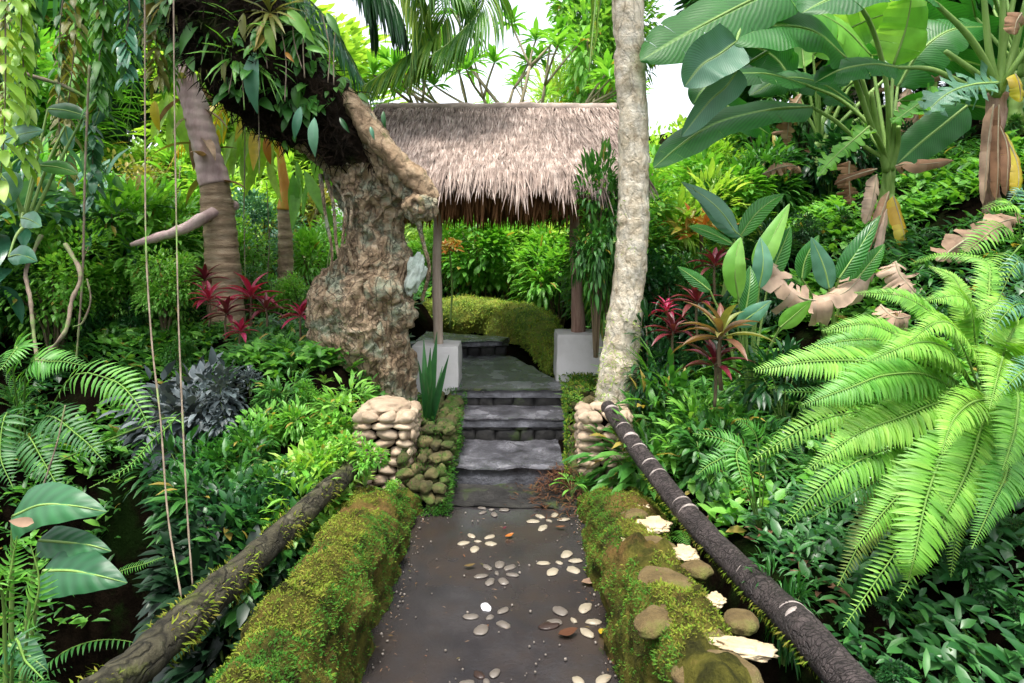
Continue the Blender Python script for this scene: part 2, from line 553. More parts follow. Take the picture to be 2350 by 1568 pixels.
G['vine'] = rough_mat('hanging_root_bark', [(.08, .06, .045), (.18, .14, .1), (.28, .23, .17)], scale=14, bump=.2, patch=(.15, .28, .06), patch_lo=.52, patch_hi=.62)
G['barkbig'] = rough_mat('gnarled_bark', [(.1, .062, .036), (.36, .25, .15), (.56, .42, .27), (.72, .6, .44)], scale=9, detail=14, bump=1.0, bscale=38, dist=.05,
                         patch=(.4, .43, .3), patch_scale=4.2, patch_lo=.5, patch_hi=.62, rough=.85, dist_noise=.6, cracks=11, cstretch=(1.6, 1.6, .3), cdark=.5)
G['barklimb'] = rough_mat('pale_limb_bark', [(.12, .075, .04), (.36, .25, .15), (.54, .41, .27)], scale=9, detail=12, bump=.9, bscale=30, dist=.03, stretch=(1, 1, 1),
                          patch=(.12, .15, .04), patch_scale=5, patch_lo=.56, patch_hi=.68, cracks=12, cstretch=(1, 1, .3), cdark=.65)
G['rootmat'] = rough_mat('dark_root_fibre', [(.006, .005, .003), (.02, .014, .009), (.05, .032, .02)], scale=9, bump=1, bscale=35, dist=.05, rough=.95, spec=.1,
                         patch=(.03, .05, .01), patch_scale=3, patch_lo=.58, patch_hi=.7)
G['palmbark'] = rough_mat('pale_palm_bark', [(.26, .19, .11), (.64, .54, .39), (.78, .7, .56), (.84, .79, .68)], scale=13, detail=14, bump=1, bscale=38, dist=.03,
                          cracks=12, cstretch=(1, 1, .3), cdark=.72, stretch=(1, 1, .8), patch=(.4, .42, .2), patch_scale=3.5, patch_lo=.6, patch_hi=.75)
G['ringpalm'] = rough_mat('ringed_palm_bark', [(.16, .1, .06), (.36, .26, .17), (.5, .4, .29)], scale=6, bump=.6, bscale=20, stretch=(1, 1, 4), rough=.75)
G['sheath'] = rough_mat('palm_sheath', [(.3, .18, .18), (.5, .36, .35), (.62, .5, .46)], scale=4, bump=.2, stretch=(2, 2, .5), rough=.6)
G['orangesheath'] = rough_mat('orange_sheath', [(.5, .18, .03), (.62, .28, .05), (.5, .42, .06)], scale=5, bump=.1, rough=.5)
G['railmoss'] = rough_mat('mossy_log_bark', [(.012, .011, .007), (.035, .031, .018), (.07, .063, .037), (.13, .122, .075)], scale=12, detail=12, bump=1, bscale=45, dist=.02, rough=.9, cracks=18, cstretch=(1, .25, 1),
                          patch=(.1, .12, .02), patch_scale=5, patch_lo=.55, patch_hi=.7)
G['raildark'] = rough_mat('dark_log_bark', [(.02, .015, .014), (.045, .034, .033), (.085, .065, .062)], scale=14, detail=12, bump=1, bscale=40, dist=.02, rough=.6, spec=.4, cracks=30, cstretch=(1, 2.2, 1), cdark=.5,
                          patch=(.1, .11, .02), patch_scale=3.5, patch_lo=.62, patch_hi=.74)
G['ring'] = rough_mat('pale_ring', [(.14, .11, .1), (.42, .37, .34)], scale=30, bump=.3)
G['cobble'] = rough_mat('river_stone', [(.2, .14, .09), (.34, .26, .18), (.46, .37, .27)], scale=7, bump=.35, bscale=35, rough=.75, island=.25,
                        patch=(.16, .2, .05), patch_scale=5, patch_lo=.6, patch_hi=.72)
G['mosstone'] = rough_mat('mossy_stone', [(.02, .018, .01), (.075, .065, .025), (.15, .12, .05)], scale=8, bump=.9, bscale=40, rough=.9, island=.2,
                          patch=(.045, .085, .012), patch_scale=5, patch_lo=.46, patch_hi=.6)
G['wallmoss'] = rough_mat('moss_on_wall', [(.02, .02, .008), (.06, .06, .012), (.15, .14, .025), (.24, .18, .05)], scale=9, detail=12, bump=1, bscale=60, dist=.05, rough=.95, spec=.1,
                          patch=(.2, .12, .04), patch_scale=2.6, patch_lo=.55, patch_hi=.68)
G['flatstone'] = rough_mat('brown_wall_stone', [(.06, .04, .015), (.13, .09, .035), (.2, .145, .07)], scale=12, bump=1, bscale=50, rough=.8, island=.15,
                           patch=(.12, .13, .025), patch_scale=4, patch_lo=.5, patch_hi=.65)
G['mortar'] = rough_mat('cream_mortar', [(.3, .22, .12), (.46, .36, .22), (.58, .48, .31)], scale=9, bump=.5, bscale=40, rough=.85)
G['concrete'] = rough_mat('wet_dark_concrete', [(.014, .013, .014), (.025, .023, .024), (.04, .037, .037)], scale=2.5, detail=12, bump=.12, bscale=60, dist=.01, rough=.35, spec=.5,
                          patch=(.03, .022, .018), patch_scale=1.1, patch_lo=.45, patch_hi=.6, rnoise=(.1, .34, 2.2))
G['slate'] = rough_mat('wet_slate', [(.02, .02, .023), (.07, .07, .08), (.2, .2, .225)], scale=5, detail=12, bump=.8, bscale=9, dist=.03, rough=.2, spec=1.0, rnoise=(.06, .34, 5))
G['slatedark'] = rough_mat('dark_riser_stone', [(.006, .006, .006), (.018, .017, .016), (.04, .038, .033)], scale=9, bump=.6, bscale=20, rough=.6,
                           patch=(.03, .05, .01), patch_scale=5, patch_lo=.55, patch_hi=.65)
G['white'] = rough_mat('whitewashed_block', [(.48, .46, .44), (.58, .56, .54), (.63, .61, .6)], scale=4, bump=.15, bscale=50, rough=.8,
                       patch=(.28, .3, .2), patch_scale=5, patch_lo=.6, patch_hi=.8)
G['post'] = rough_mat('pale_wooden_post', [(.3, .22, .16), (.46, .37, .29), (.58, .49, .4)], scale=7, bump=.35, bscale=30, stretch=(3, 3, .4))
G['postred'] = rough_mat('reddish_wooden_post', [(.16, .08, .06), (.32, .2, .15), (.42, .3, .24)], scale=7, bump=.6, bscale=30, stretch=(3, 3, .4))
G['thatch'] = leaf_mat('thatch_straw', [(.1, .072, .055), (.2, .15, .125), (.3, .235, .2), (.42, .345, .3)], trans=0, rough=.9, spec=.05, mottle=.5)
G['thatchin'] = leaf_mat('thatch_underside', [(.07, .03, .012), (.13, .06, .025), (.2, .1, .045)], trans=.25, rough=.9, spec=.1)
G['pebble'] = rough_mat('pale_pebble', [(.2, .17, .12), (.3, .26, .19), (.38, .33, .25)], scale=8, bump=.1, rough=.35, island=.2)
G['pebblegrey'] = rough_mat('grey_pebble', [(.09, .075, .065), (.15, .13, .11), (.2, .175, .15)], scale=8, bump=.1, rough=.3, island=.3)
G['pebblewhite'] = rough_mat('white_pebble', [(.7, .7, .72), (.8, .8, .82)], scale=8, bump=.05, rough=.25)
G['pebbledark'] = rough_mat('dark_pebble', [(.02, .012, .01), (.04, .025, .02)], scale=8, bump=.1, rough=.3)
G['soil'] = rough_mat('forest_soil', [(.002, .0015, .001), (.006, .0045, .003), (.014, .0095, .006)], scale=3, detail=12, bump=1, bscale=12, dist=.06, rough=1, spec=0,
                      patch=(.008, .018, .004), patch_scale=1.1, patch_lo=.52, patch_hi=.62)  # near black, so the soil colour carries the gully's deep shade
G['litter'] = leaf_mat('reddish_litter', [(.03, .013, .008), (.07, .03, .016), (.13, .06, .03), (.08, .08, .025)], trans=.1, rough=.8, spec=.1)
G['moss'] = leaf_mat('moss_tuft', [(.03, .05, .008), (.075, .14, .015), (.16, .23, .025), (.2, .18, .035), (.1, .19, .02)], trans=.25, rough=.85, spec=.05, mottle=.6)
G['mossgreen'] = leaf_mat('green_moss_tuft', [(.012, .05, .008), (.03, .11, .014), (.06, .18, .02), (.09, .15, .02)], trans=.3, rough=.8, spec=.1, mottle=.4)

# ------------------------------------------------------------------ terrain
def T(x, y):
    h0 = -.35 + .7 * sm(4.0, 5.0, y) + .15 * sm(6.2, 7.2, y) + .3 * sm(8.6, 9.6, y) + .03 * max(0, y - 9)
    hill = .5 * max(0, x - 1.0) * (1 - .3 * sm(4, 9, x)) + .15 * max(0, y - 4.5) * sm(1.2, 2.6, x)
    hill = min(hill, 6)
    right = .08 + .35 * sm(3.8, 5, y) + hill
    wr = sm(.78, 1.02, x)
    h = h0 * (1 - wr) + right * wr
    # the gully to the left of the bridge
    far = sm(1.75, 2.5, -x)
    s = .7 * sm(2.6 + 1.6 * far, 3.45 + 1.5 * far, y) + .3 * sm(3.5 + 1.1 * far, 4.7 + 1.2 * far, y)
    left = -2.3 + s * (3.0 + .05 * min(6, max(0, y - 5))) + .06 * min(20, max(0, -x - 5))
    wl_ = sm(.9, 1.2, -x)
    h = h * (1 - wl_) + left * wl_
    if -0.85 < x < .8 and y > 4.2:      # the paved way and the steps stand on lower ground
        h -= .12
    h += .08 * noise.noise(Vector((x * .9, y * .9, 0))) + .03 * noise.noise(Vector((x * 3, y * 3, 4)))
    return h

xs = np.concatenate([np.linspace(-70, -9, 14)[:-1], np.arange(-9, 9.01, .12), np.linspace(9, 70, 14)[1:]])
ys = np.concatenate([np.linspace(-30, -1, 8)[:-1], np.arange(-1, 16.01, .12), np.linspace(16, 110, 16)[1:]])
mb = MB()
V = [(x, y, T(x, y)) for x in xs for y in ys]
ny = len(ys)
F = [(i * ny + j, (i + 1) * ny + j, (i + 1) * ny + j + 1, i * ny + j + 1) for i in range(len(xs) - 1) for j in range(ny - 1)]
tag(mb.add(V, F).build('ground', G['soil']), 'dark forest soil of the banks and the gully', kind='structure')

# ------------------------------------------------------------------ bridge deck
mb = MB()
NX, NY = 20, 70
V, F = [], []
for i in range(NX + 1):
    for j in range(NY + 1):
        y = -1.5 + 5.75 * j / NY; x = -.62 + 1.1 * i / NX
        V.append((x, y, .006 * noise.noise(Vector((x * 4, y * 4, 1))) + .003 * noise.noise(Vector((x * 14, y * 14, 1)))))
F = [(i * (NY + 1) + j, (i + 1) * (NY + 1) + j, (i + 1) * (NY + 1) + j + 1, i * (NY + 1) + j + 1) for i in range(NX) for j in range(NY)]
mb.add(V, F)
poly_slab(mb, [(-.62, -1.5), (.48, -1.5), (.48, 4.25), (-.62, 4.25)], -.3, -.02)
tag(mb.build('path', G['concrete']), 'wet dark concrete path of the little bridge', kind='structure')

# ------------------------------------------------------------------ pebble flowers set in the path
def deckpt(cx, cy):
    px, py = 734 + cx * .375, 1010 + cy * .375
    Y = 1500 * CAMZ / (py - 560)
    return Vector(((px - 1175) * Y / 1500, Y, 0.004))
flowers = [
 ('faint flower of small pebbles in the path, nearest the steps on the left', [(1047,401),(992,421),(1129,432),(997,449),(1068,461),(1052,431)], 'g', 0, {}),
 ('flower of small pale pebbles in the path beside the far end of the right wall', [(1347,472),(1438,464),(1305,502),(1493,491),(1364,543),(1403,500)], 'p', 0, {}),
 ('flower of five long pale pebbles in the path left of the small orange leaf', [(928,592),(1039,599),(880,636),(1046,641),(947,673),(967,626)], 'p', 1, {}),
 ('faint flower of seven thin pebble petals in the middle of the path', [(1024,784),(1100,768),(1163,786),(985,839),(1179,831),(1041,873),(1122,870),(1083,822)], 'g', 0, {}),
 ('flower of five plump pale pebbles just above the cream fallen leaf', [(1510,704),(1367,760),(1564,744),(1424,811),(1552,800),(1465,757)], 'p', 0, {}),
 ('pebble flower with one bright white pebble on the wet path', [(1017,1030),(1122,1050),(925,1088),(1124,1137),(987,1168),(1040,1092)], 'g', 0, {0: 'pebblewhite'}),
 ('pebble flower with large pale and dark petals beside the yellow fallen leaf', [(1468,1050),(1623,1034),(1675,1121),(1435,1122),(1635,1186),(1405,1142),(1555,1112)], 'p', 0, {3: 'pebblegrey', 5: 'pebbledark', 0: 'pebblegrey'}),
 ('pebble flower mostly below the photo edge at bottom centre', [(1070,1435),(975,1445),(900,1500),(1130,1520),(1020,1560),(1020,1490)], 'g', 0, {1: 'pebbledark'}),
 ('pebble flower of big tan pebbles cut by the photo edge against the right wall', [(1737,1470),(1580,1480),(1520,1560),(1700,1600),(1640,1530)], 'p', 0, {}),
]
for lab, pts, kind, _, ov in flowers:
    q = [deckpt(*p) for p in pts]
    c = q[-1]
    root = tag(empty('pebble_flower', c), lab, 'pebble mosaic', 'pebble flowers set in the bridge path')
    for i, p in enumerate(q):
        d = p - c
        m = MB()
        L_ = .036 if i < len(q) - 1 else .02
        if i < len(q) - 1: L_ = min(.045, max(.026, d.length * .42))
        w_ = L_ * random.uniform(.5, .72)
        if 'plump' in lab: w_ = L_ * random.uniform(.6, .75)
        ang = math.atan2(d.y, d.x) if i < len(q) - 1 else random.random() * 3
        stone(m, (0, 0, 0), (L_, w_, .007), rotm(0, 0, ang), seed=i + c.x * 9, amp=.13, proto=B6)
        mat = G[ov.get(i, 'pebble' if kind == 'p' else 'pebblegrey')]
        o = m.build('pebble', mat, root)
        o.location = d

# fallen leaves on the path
def fallen(cx, cy, L_, mat, lab, rz, w=.5, z=.012, world_=None):
    p = deckpt(cx, cy) if world_ is None else Vector(world_)
    m = MB().inst(leaf(6, w, lance if w < .5 else ovate, droop=-.5, fold=.25, cols=2, wave=.05), [np.array(orient((0, 0, z), (math.cos(rz), math.sin(rz), .04), (0, 0, 1), L_))])
    o = m.build('fallen_leaf', G[mat]); o.location = p
    return tag(o, lab, 'fallen leaf')
fallen(1600, 892, .1, 'pinkdry', 'cream coloured fallen leaf on the path at the foot of the right wall', .2, .5)
fallen(1712, 1180, .075, 'yellow', 'yellow fallen leaf on the path by the mossy right wall', -1.0, .6)
fallen(1460, 1215, .085, 'litter', 'dark wet fallen leaf next to the yellow leaf and pebbles', .3, .55)
fallen(1135, 610, .055, 'orange', 'small orange leaf on the path right of a pebble flower', .6, .5)
fallen(880, 790, .06, 'litter', 'dark brownish curled leaf in the middle left of the path', .1, .4)
fallen(1440, 545, .06, 'litter', 'dark leaf below the pebble flower near the right wall end', -.3, .4)
fallen(1120, 562, .03, 'maroon', 'tiny dark leaf scrap on the path above the orange leaf', .9, .6)

# ------------------------------------------------------------------ steps and landings
def wet_steps():
    for (lab, poly, z0, z1, seed) in [
        ('lowest stone step, pale wet slab above the leaf litter', [(-.40, 4.17), (.34, 4.17), (.34, 4.80), (-.40, 4.80)], .0, .12, 1),
        ('middle stone step with a thin wet slate edge', [(-.42, 4.76), (.42, 4.76), (.42, 5.20), (-.42, 5.20)], .215, .283, 2),
        ('broad slate landing between the two white blocks', [(-.48, 5.12), (.50, 5.12), (-.02, 6.75), (-.75, 6.75)], .345, .411, 3),
        ('raised slate slab behind the left white block', [(-1.9, 6.35), (-.10, 6.75), (-.02, 6.98), (-2.0, 7.95)], .50, .56, 4)]:
        m = MB(); rough_slab(m, poly, z0, z1, n=26, amp=.012, seed=seed)
        o = m.build('slab', G['slate'])
        r = tag(empty('stone_step', ((poly[0][0] + poly[1][0]) / 2, poly[0][1], z0)), lab, 'step', 'wet slate steps up to the thatched gate')
        o.parent = r; o.location = -r.location
        # riser of small dark stones under the slab
        m = MB()
        x0, x1, yf = poly[0][0] + .02, poly[1][0] - .02, poly[0][1] + .035
        y1 = poly[1][1] + .035
        zb = {1: -.05, 2: .10, 3: .27, 4: .39}[seed]
        k = 0
        z = zb
        while z < z0 - .005:
            h = min(.045, (z0 - z) / 2 + .004)
            x = x0
            while x < x1:
                w_ = random.uniform(.05, .11)
                t = (x + w_ - x0) / max(.01, x1 - x0)
                stone(m, (min(x + w_, x1 - .03), yf + (y1 - yf) * t + .03, z + h), (w_ * 1.1, .06, h * 1.2), seed=k, amp=.1, proto=B6, power=.5)
                x += 2 * w_; k += 1
            z += 2 * h
        rs = m.build('riser', G['slatedark'], r); rs.location = -r.location
wet_steps()
mb = MB()
rough_slab(mb, [(-.58, 3.86), (.42, 3.80), (.40, 4.20), (-.5, 4.20)], -.02, .018, n=16, amp=.014, seed=9)
tag(mb.build('paving_slab', G['slatedark']), 'low dark doorstep slab at the far end of the path', 'slab')

# ------------------------------------------------------------------ parapet walls of the bridge
def wh(y): return min(.45, .15 + (3.8 - y) * .139)
def wallpt(px, py, dz=0.):
    Y = 2.5
    for _ in range(20): Y = .5 * Y + .5 * 1500 * (CAMZ - wh(Y)) / (py - 560)
    return Vector(((px - 1175) * Y / 1500, Y, wh(Y) + dz))
def parapet(lab, side, x0, x1, xo0, xo1, y0, y1, h, moss_n, seed):
    """inner face at x0(y), outer at xo: a rounded mossy wall"""
    root = tag(empty('mossy_wall', ((x0 + xo0) / 2, y0, 0)), lab, 'wall')
    loc = root.location.copy()
    prof = [(0, -.5), (0, 0), (.03, .45), (.09, .78), (.22, .97), (.4, 1.04), (.62, 1.04), (.84, .95), (.96, .75), (1, .3), (1, -1.2), (1, -3.2)]
    n = 150
    sub = 6
    pr = catmull([(a, b, 0) for a, b in prof], (len(prof) - 1) * sub)
    V, F = [], []
    K = len(pr)
    for i in range(n + 1):
        t = i / n; y = y0 + (y1 - y0) * t
        xi = x0 + (x1 - x0) * t; xo = xo1 - (3.8 - max(y, .8)) * .058 * side; h = wh(y)
        endr = min(1, (1 - t) * n / 7) ** .5 if t > .9 else 1
        for p in pr:
            hh = h * p.y if p.y < 0 else h * p.y * (.55 + .45 * endr)
            q = Vector((xi + (xo - xi) * p.x, y, hh))
            dsp = .05 * noise.noise(q * 4 + Vector((seed, 0, 0))) + .04 * noise.noise(q * 11) + .022 * noise.noise(q * 28)
            nx_ = -1 if p.x < .12 else (1 if p.x > .9 else 0)
            q = q + Vector((dsp * nx_ * side * 1, 0, dsp * (1.2 if nx_ == 0 else .2)))
            V.append((q - loc)[:])
    for i in range(n):
        for k in range(K - 1):
            a = i * K + k
            F.append((a, a + 1, a + 1 + K, a + K) if side > 0 else (a, a + K, a + K + 1, a + 1))
    e = n * K
    for k in range(0, K // 2):           # far end cap
        F.append((e + k, e + k + 1, e + K - 2 - k, e + K - 1 - k))
    mb = MB().add(V, F)
    mb.build('wall_body', G['wallmoss'], root)
    V = np.array(V)
    tuft = leaf(2, .34, lance, droop=1.2, fold=.2)
    mats1, mats2 = [], []
    lim = K * n
    for _ in range(moss_n):
        i = random.randrange(n); k = random.randrange(1, K - 1 - 10)
        a = Vector(V[i * K + k]); b = Vector(V[i * K + k + 1]); c_ = Vector(V[(i + 1) * K + k])
        nr = (b - a).cross(c_ - a) * (1 if side < 0 else -1)
        nr = nr.normalized() if nr.length > 0 else Vector((0, 0, 1))
        if nr.z < -.2: nr = -nr
        p = a + (b - a) * random.random() + (c_ - a) * random.random()
        wp = p + loc
        f = noise.noise(wp * 3.1 + Vector((9, 0, seed)))
        topness = pr[k].x
        if side > 0 and .3 < topness < .9 and f > .16: continue     # bare stones on the right wall's top
        if f > .42: continue
        d = (nr * random.uniform(.3, 1) + Vector((random.uniform(-1, 1), random.uniform(-1, 1), random.uniform(-.9, .5))) * .8)
        s = random.uniform(.005, .014) * (1.3 if random.random() < .06 else 1)
        if random.random() < .05: s *= 1.7
        green = (topness < .27 and random.random() < .85) or f < -.3
        (mats2 if green else mats1).append(np.array(orient(p, d, nr + Vector((0, 0, .3)), s)))
    mb = MB().inst(tuft, mats1, 0).inst(tuft, mats2, 1)
    tag(mb.build('moss', [G['moss'], G['mossgreen']], root), kind='stuff')
    return root
wallL = parapet('long mossy parapet wall on the left side of the wet path', -1, -.505, -.55, -.95, -.94, -1.2, 3.80, .20, 105000, 1)
wallR = parapet('mossy parapet wall on the right side of the path with bare stones and mortar', 1, .365, .385, .84, .79, -1.2, 3.84, .20, 105000, 5)
locR = wallR.location
# stones and mortar showing on the right wall's top
for (px, py, sx, sy, sd) in [(1530,1330,.085,.1,1), (1512,1248,.08,.07,2), (1600,1450,.085,.13,3), (1455,1178,.07,.06,4), (1560,1395,.07,.06,5), (1650,1545,.11,.09,6),
                             (1440,1140,.05,.05,8), (1700,1420,.05,.07,9), (1600,1300,.05,.06,10), (1500,1420,.05,.07,12)]:
    m = MB(); stone(m, (0, 0, 0), (sx, sy, .024), rotm(.1, 0, sd), seed=sd * 5, amp=.1, proto=B10, power=.85)
    o = m.build('stone', G['flatstone'], wallR); o.location = wallpt(px, py, -.012) - locR
for (px, py, sx, sy, sd) in [(1500, 1205, .075, .06, 1), (1478, 1262, .035, .085, 2), (1575, 1272, .06, .045, 3), (1705, 1490, .04, .09, 4), (1470, 1160, .06, .035, 5), (1560, 1178, .03, .05, 6), (1640, 1380, .03, .05, 7)]:
    m = MB(); stone(m, (0, 0, 0), (sx, sy, .014), rotm(.13, 0, sd * .4), seed=sd * 3, amp=.3, freq=2.6, proto=B16)
    o = m.build('mortar', G['mortar'], wallR); o.location = wallpt(px, py, .002) - locR

# ------------------------------------------------------------------ stone pillars at the far end of the bridge
def pillar(lab, cx, cy, wx, wy, h, seed, cap=True, flat=.5):
    rnd = random.Random(seed)
    root = tag(empty('stone_pillar', (cx, cy, -.05)), lab, 'pillar')
    m = MB(); z = 0; k = seed * 10
    V = [(-wx * .82, -wy * .82, -.2), (wx * .82, -wy * .82, -.2), (wx * .82, wy * .82, -.2), (-wx * .82, wy * .82, -.2)]
    V = V + [(a, b, h - .03) for a, b, c in V]
    m.add(V, [(0, 1, 5, 4), (1, 2, 6, 5), (2, 3, 7, 6), (3, 0, 4, 7), (4, 5, 6, 7), (0, 3, 2, 1)], mat=1)
    while z < h - .02:
        hh = rnd.uniform(.022, .034)
        for face in range(4):
            L_ = wx if face % 2 == 0 else wy
            off = wy if face % 2 == 0 else wx
            x = -L_ + rnd.uniform(-.02, .02)
            while x < L_:
                w_ = rnd.uniform(.035, .075)
                if x + 2 * w_ > L_ + .03: w_ = max(.02, (L_ + .02 - x) / 2)
                c = Vector((x + w_, -off * .86, z + hh))
                Rz = rotm(0, 0, face * math.pi / 2)
                c = Rz @ c
                stone(m, c, (w_ * 1.02, .055, hh * 1.12), Rz @ rotm(0, rnd.uniform(-.25, .25), 0), seed=k, amp=.13, proto=B6)
                x += 2 * w_; k += 1
        z += hh * 1.9
    m.build('stonework', [G['cobble'], G['soil']], root)
    if cap:
        m = MB()
        stone(m, (-.02, 0, h + .02), (wx * .95, wy * .9, .06), seed=k, amp=.2, freq=1.8, proto=B10)
        stone(m, (wx * .3, -wy * .4, h - .02), (wx * .8, wy * .6, .04), seed=k + 3, amp=.2, freq=1.8, proto=B10)
        m.build('cap_stone', G['cobble'], root)
    return root
pillar('tall stacked river stone pillar in front of the gnarled tree with a domed top', -.795, 4.2, .165, .16, .53, 3)
pillar('stacked flat stone pillar under the dark rail at the palm foot', .585, 4.2, .14, .15, .52, 8, cap=False)

# ------------------------------------------------------------------ handrails
def log(lab, pts, rad, mat, seed, amp=.1, rings=None, moss=None):
    def dsp(p, t, a, r):
        return r * (amp * 1.6 * noise.noise(p * 5 + Vector((seed, 0, 0))) + amp * noise.noise(p * 17) + amp * .4 * noise.noise(p * 45))
    root = tag(empty('handrail_log', pts[0]), lab, 'handrail')
    loc = root.location.copy()
    V_, F_, U_ = tube(pts, rad, seg=28, n=170, disp=dsp)
    MB().add(V_ - np.array(loc), F_, U_).build('log', G[mat], root)
    c = catmull(pts, 170)
    if rings:
        for t, w_ in rings:
            i = int(t * 170)
            m = MB(); d = (c[min(170, i + 1)] - c[max(0, i - 1)]).normalized()
            r = interp(rad, t)
            # the pale ring wraps only the upper part of the log
            x = Vector((1, 0, 0)); x = (x - d * x.dot(d)).normalized(); y = d.cross(x)
            if y.z < 0: y = -y
            n_ = 16
            V, F = [], []
            for k in range(n_ + 1):
                a = math.pi * (.12 + .76 * k / n_)
                wv = w_ * math.sin(math.pi * (k + .3) / (n_ + .6)) * (1 + .3 * noise.noise(Vector((k * .7, t * 9, 0))))
                o = x * math.cos(a) + y * math.sin(a)
                rr = r * 1.02
                for s_, q_ in ((-1, .9), (-.6, 1.03), (.6, 1.03), (1, .9)):
                    V.append((c[i] + d * s_ * wv + o * rr * q_ - loc)[:])
            for k in range(n_):
                for j in range(3):
                    q = k * 4 + j
                    F.append((q, q + 1, q + 5, q + 4))
            m.add(V, F).build('bark_ring', G['ring'], root)
    if moss:
        mats = []
        for _ in range(moss[0]):
            i = random.randrange(1, 170); a = random.random() * 6.28
            k = random.randrange(28)
            p = Vector(V_[i * 28 + k]); nr = (p - c[i]).normalized()
            if nr.z > moss[1] or noise.noise(p * 3) < moss[2]: continue
            d = nr + Vector((random.uniform(-1, 1), random.uniform(-1, 1), random.uniform(-1.6, .2))) * .7
            mats.append(np.array(orient(p - loc - nr * .003, d, nr, random.uniform(.012, .035))))
        if mats:
            tag(MB().inst(leaf(2, .2, lance, droop=1.0, fold=.2), mats).build('moss', G['moss'], root), kind='stuff')
    return root
log('mossy grey brown log rail over the left wall leaning to the pillar', [(-1.20, -.6, .42), (-1.10, 1.2, .42), P(345, 1500, 1.93), P(560, 1305, 2.6), P(715, 1160, 3.2), P(845, 1040, 4.15)],
    [.06, .06, .058, .056, .054, .058], 'railmoss', 3, .12, moss=(5000, .9, -.1))
log('dark purplish log rail with pale rings over the right wall', [(1.02, -.6, .3), (.99, 1.0, .3), P(1900, 1510, 1.92), P(1745, 1352, 2.4), P(1600, 1205, 2.9), P(1490, 1070, 3.4), P(1395, 935, 4.15)],
    [.057, .057, .057, .055, .053, .05, .047], 'raildark', 8, .07,
    rings=[(.385, .02), (.4, .008), (.52, .006), (.535, .006), (.70, .006), (.72, .004), (.80, .005), (.835, .006), (.875, .006), (.905, .018), (.935, .007), (.985, .012)], moss=(5000, -.1, -.2))
# moss-covered log end on the right pillar
mb = MB(); stone(mb, (0, 0, 0), (.11, .08, .05), rotm(0, .2, .4), seed=3, amp=.18, proto=B10)
tag(mb.build('mossy_stone', G['cobble']), 'rounded stone wedged under the upper end of the dark rail', 'stone').location = P(1405, 945, 4.3)

# ------------------------------------------------------------------ boulder wall left of the steps
root = tag(empty('boulder_wall', (-.52, 3.9, -.05)), 'low moss covered boulder wall left of the steps carrying the white block', 'wall')
loc = root.location.copy()
m = MB(); k = 0
for y in np.arange(3.80, 5.55, .105):
    top = .36 if y > 4.25 else .12 + .24 * (y - 3.8) / .45
    z = 0
    while z < top:
        for x in (-.415, -.48, -.56, -.65):
            w_ = random.uniform(.03, .055)
            stone(m, Vector((x + random.uniform(-.02, .02) - (.045 if z > .2 else 0) * 0, y + random.uniform(-.03, .03), z + .03)) - loc, (w_, random.uniform(.04, .075), random.uniform(.024, .042)), rotm(random.uniform(-.2, .2), 0, random.uniform(-.5, .5)), seed=k, amp=.22, proto=B6); k += 1
        z += .052
m.build('stonework', G['mosstone'], root)
mats = []
tuft = leaf(2, .22, lance, droop=1.0, fold=.2)
for _ in range(8000):
    y = random.uniform(3.72, 5.3); top = .40 if y > 4.25 else .16 + .24 * (y - 3.8) / .45
    if random.random() < .6: p = Vector((-.375, y, random.uniform(0, top))); nr = Vector((1, -.3, .2))
    elif random.random() < .5: p = Vector((random.uniform(-.66, -.38), 3.74 + .0 * y, random.uniform(0, .16))); nr = Vector((0, -1, .3))
    else: p = Vector((random.uniform(-.68, -.38), y, top)); nr = Vector((0, -.3, 1))
    p += Vector((random.uniform(-.02, .02), random.uniform(-.02, .02), 0))
    if noise.noise(p * 5) < .02: continue
    d = nr + Vector((random.uniform(-1, 1), random.uniform(-1, 1), random.uniform(-1, .5))) * .7
    mats.append(np.array(orient(p - loc, d, nr + Vector((0, 0, .3)), random.uniform(.012, .03))))
tag(MB().inst(tuft, mats).build('moss', G['mossgreen'], root), kind='stuff')

root = tag(empty('mossy_bank', (.56, 4.2, -.05)), 'green mossy stone edge right of the steps below the right white block', 'wall')
loc = root.location.copy(); m = MB(); mats = []
for k in range(230):
    y = random.uniform(4.12, 5.75); top = .1 + .32 * sm(4.1, 4.9, y)
    x = (.42 if y > 4.8 else .36 + .06 * (y - 4.1) / .7) + random.uniform(.0, .34)
    if y < 4.45 and x > .44: x = random.uniform(.37, .43)
    z = random.uniform(0, top)
    if k % 3 == 0: z = top
    stone(m, Vector((x + .03, y, z)) - loc, (random.uniform(.03, .06), random.uniform(.04, .08), random.uniform(.03, .05)), rotm(random.uniform(-.3, .3), 0, random.uniform(-.5, .5)), seed=k + 400, amp=.22, proto=B6)
m.build('stonework', G['mosstone'], root)
for _ in range(7000):
    y = random.uniform(4.1, 5.75); top = .15 + .32 * sm(4.1, 4.9, y); x0 = .42 if y > 4.8 else .36 + .06 * (y - 4.1) / .7
    p = Vector((x0 - .015, y, random.uniform(0, top))) if random.random() < .5 else Vector((x0 + random.uniform(0, .3), y, top))
    if noise.noise(p * 5) < -.15 or (p.y < 4.45 and p.x > .46): continue
    mats.append(np.array(orient(p - loc, (random.uniform(-1, .4), random.uniform(-1, .3), random.uniform(-.8, 1)), (-.4, -.4, .6), random.uniform(.014, .04))))
tag(MB().inst(leaf(2, .3, lance, droop=1.0, fold=.2), mats[::2], 0).inst(leaf(2, .3, lance, droop=1.0, fold=.2), mats[1::2], 1).build('moss', [G['mossgreen'], G['moss']], root), kind='stuff')

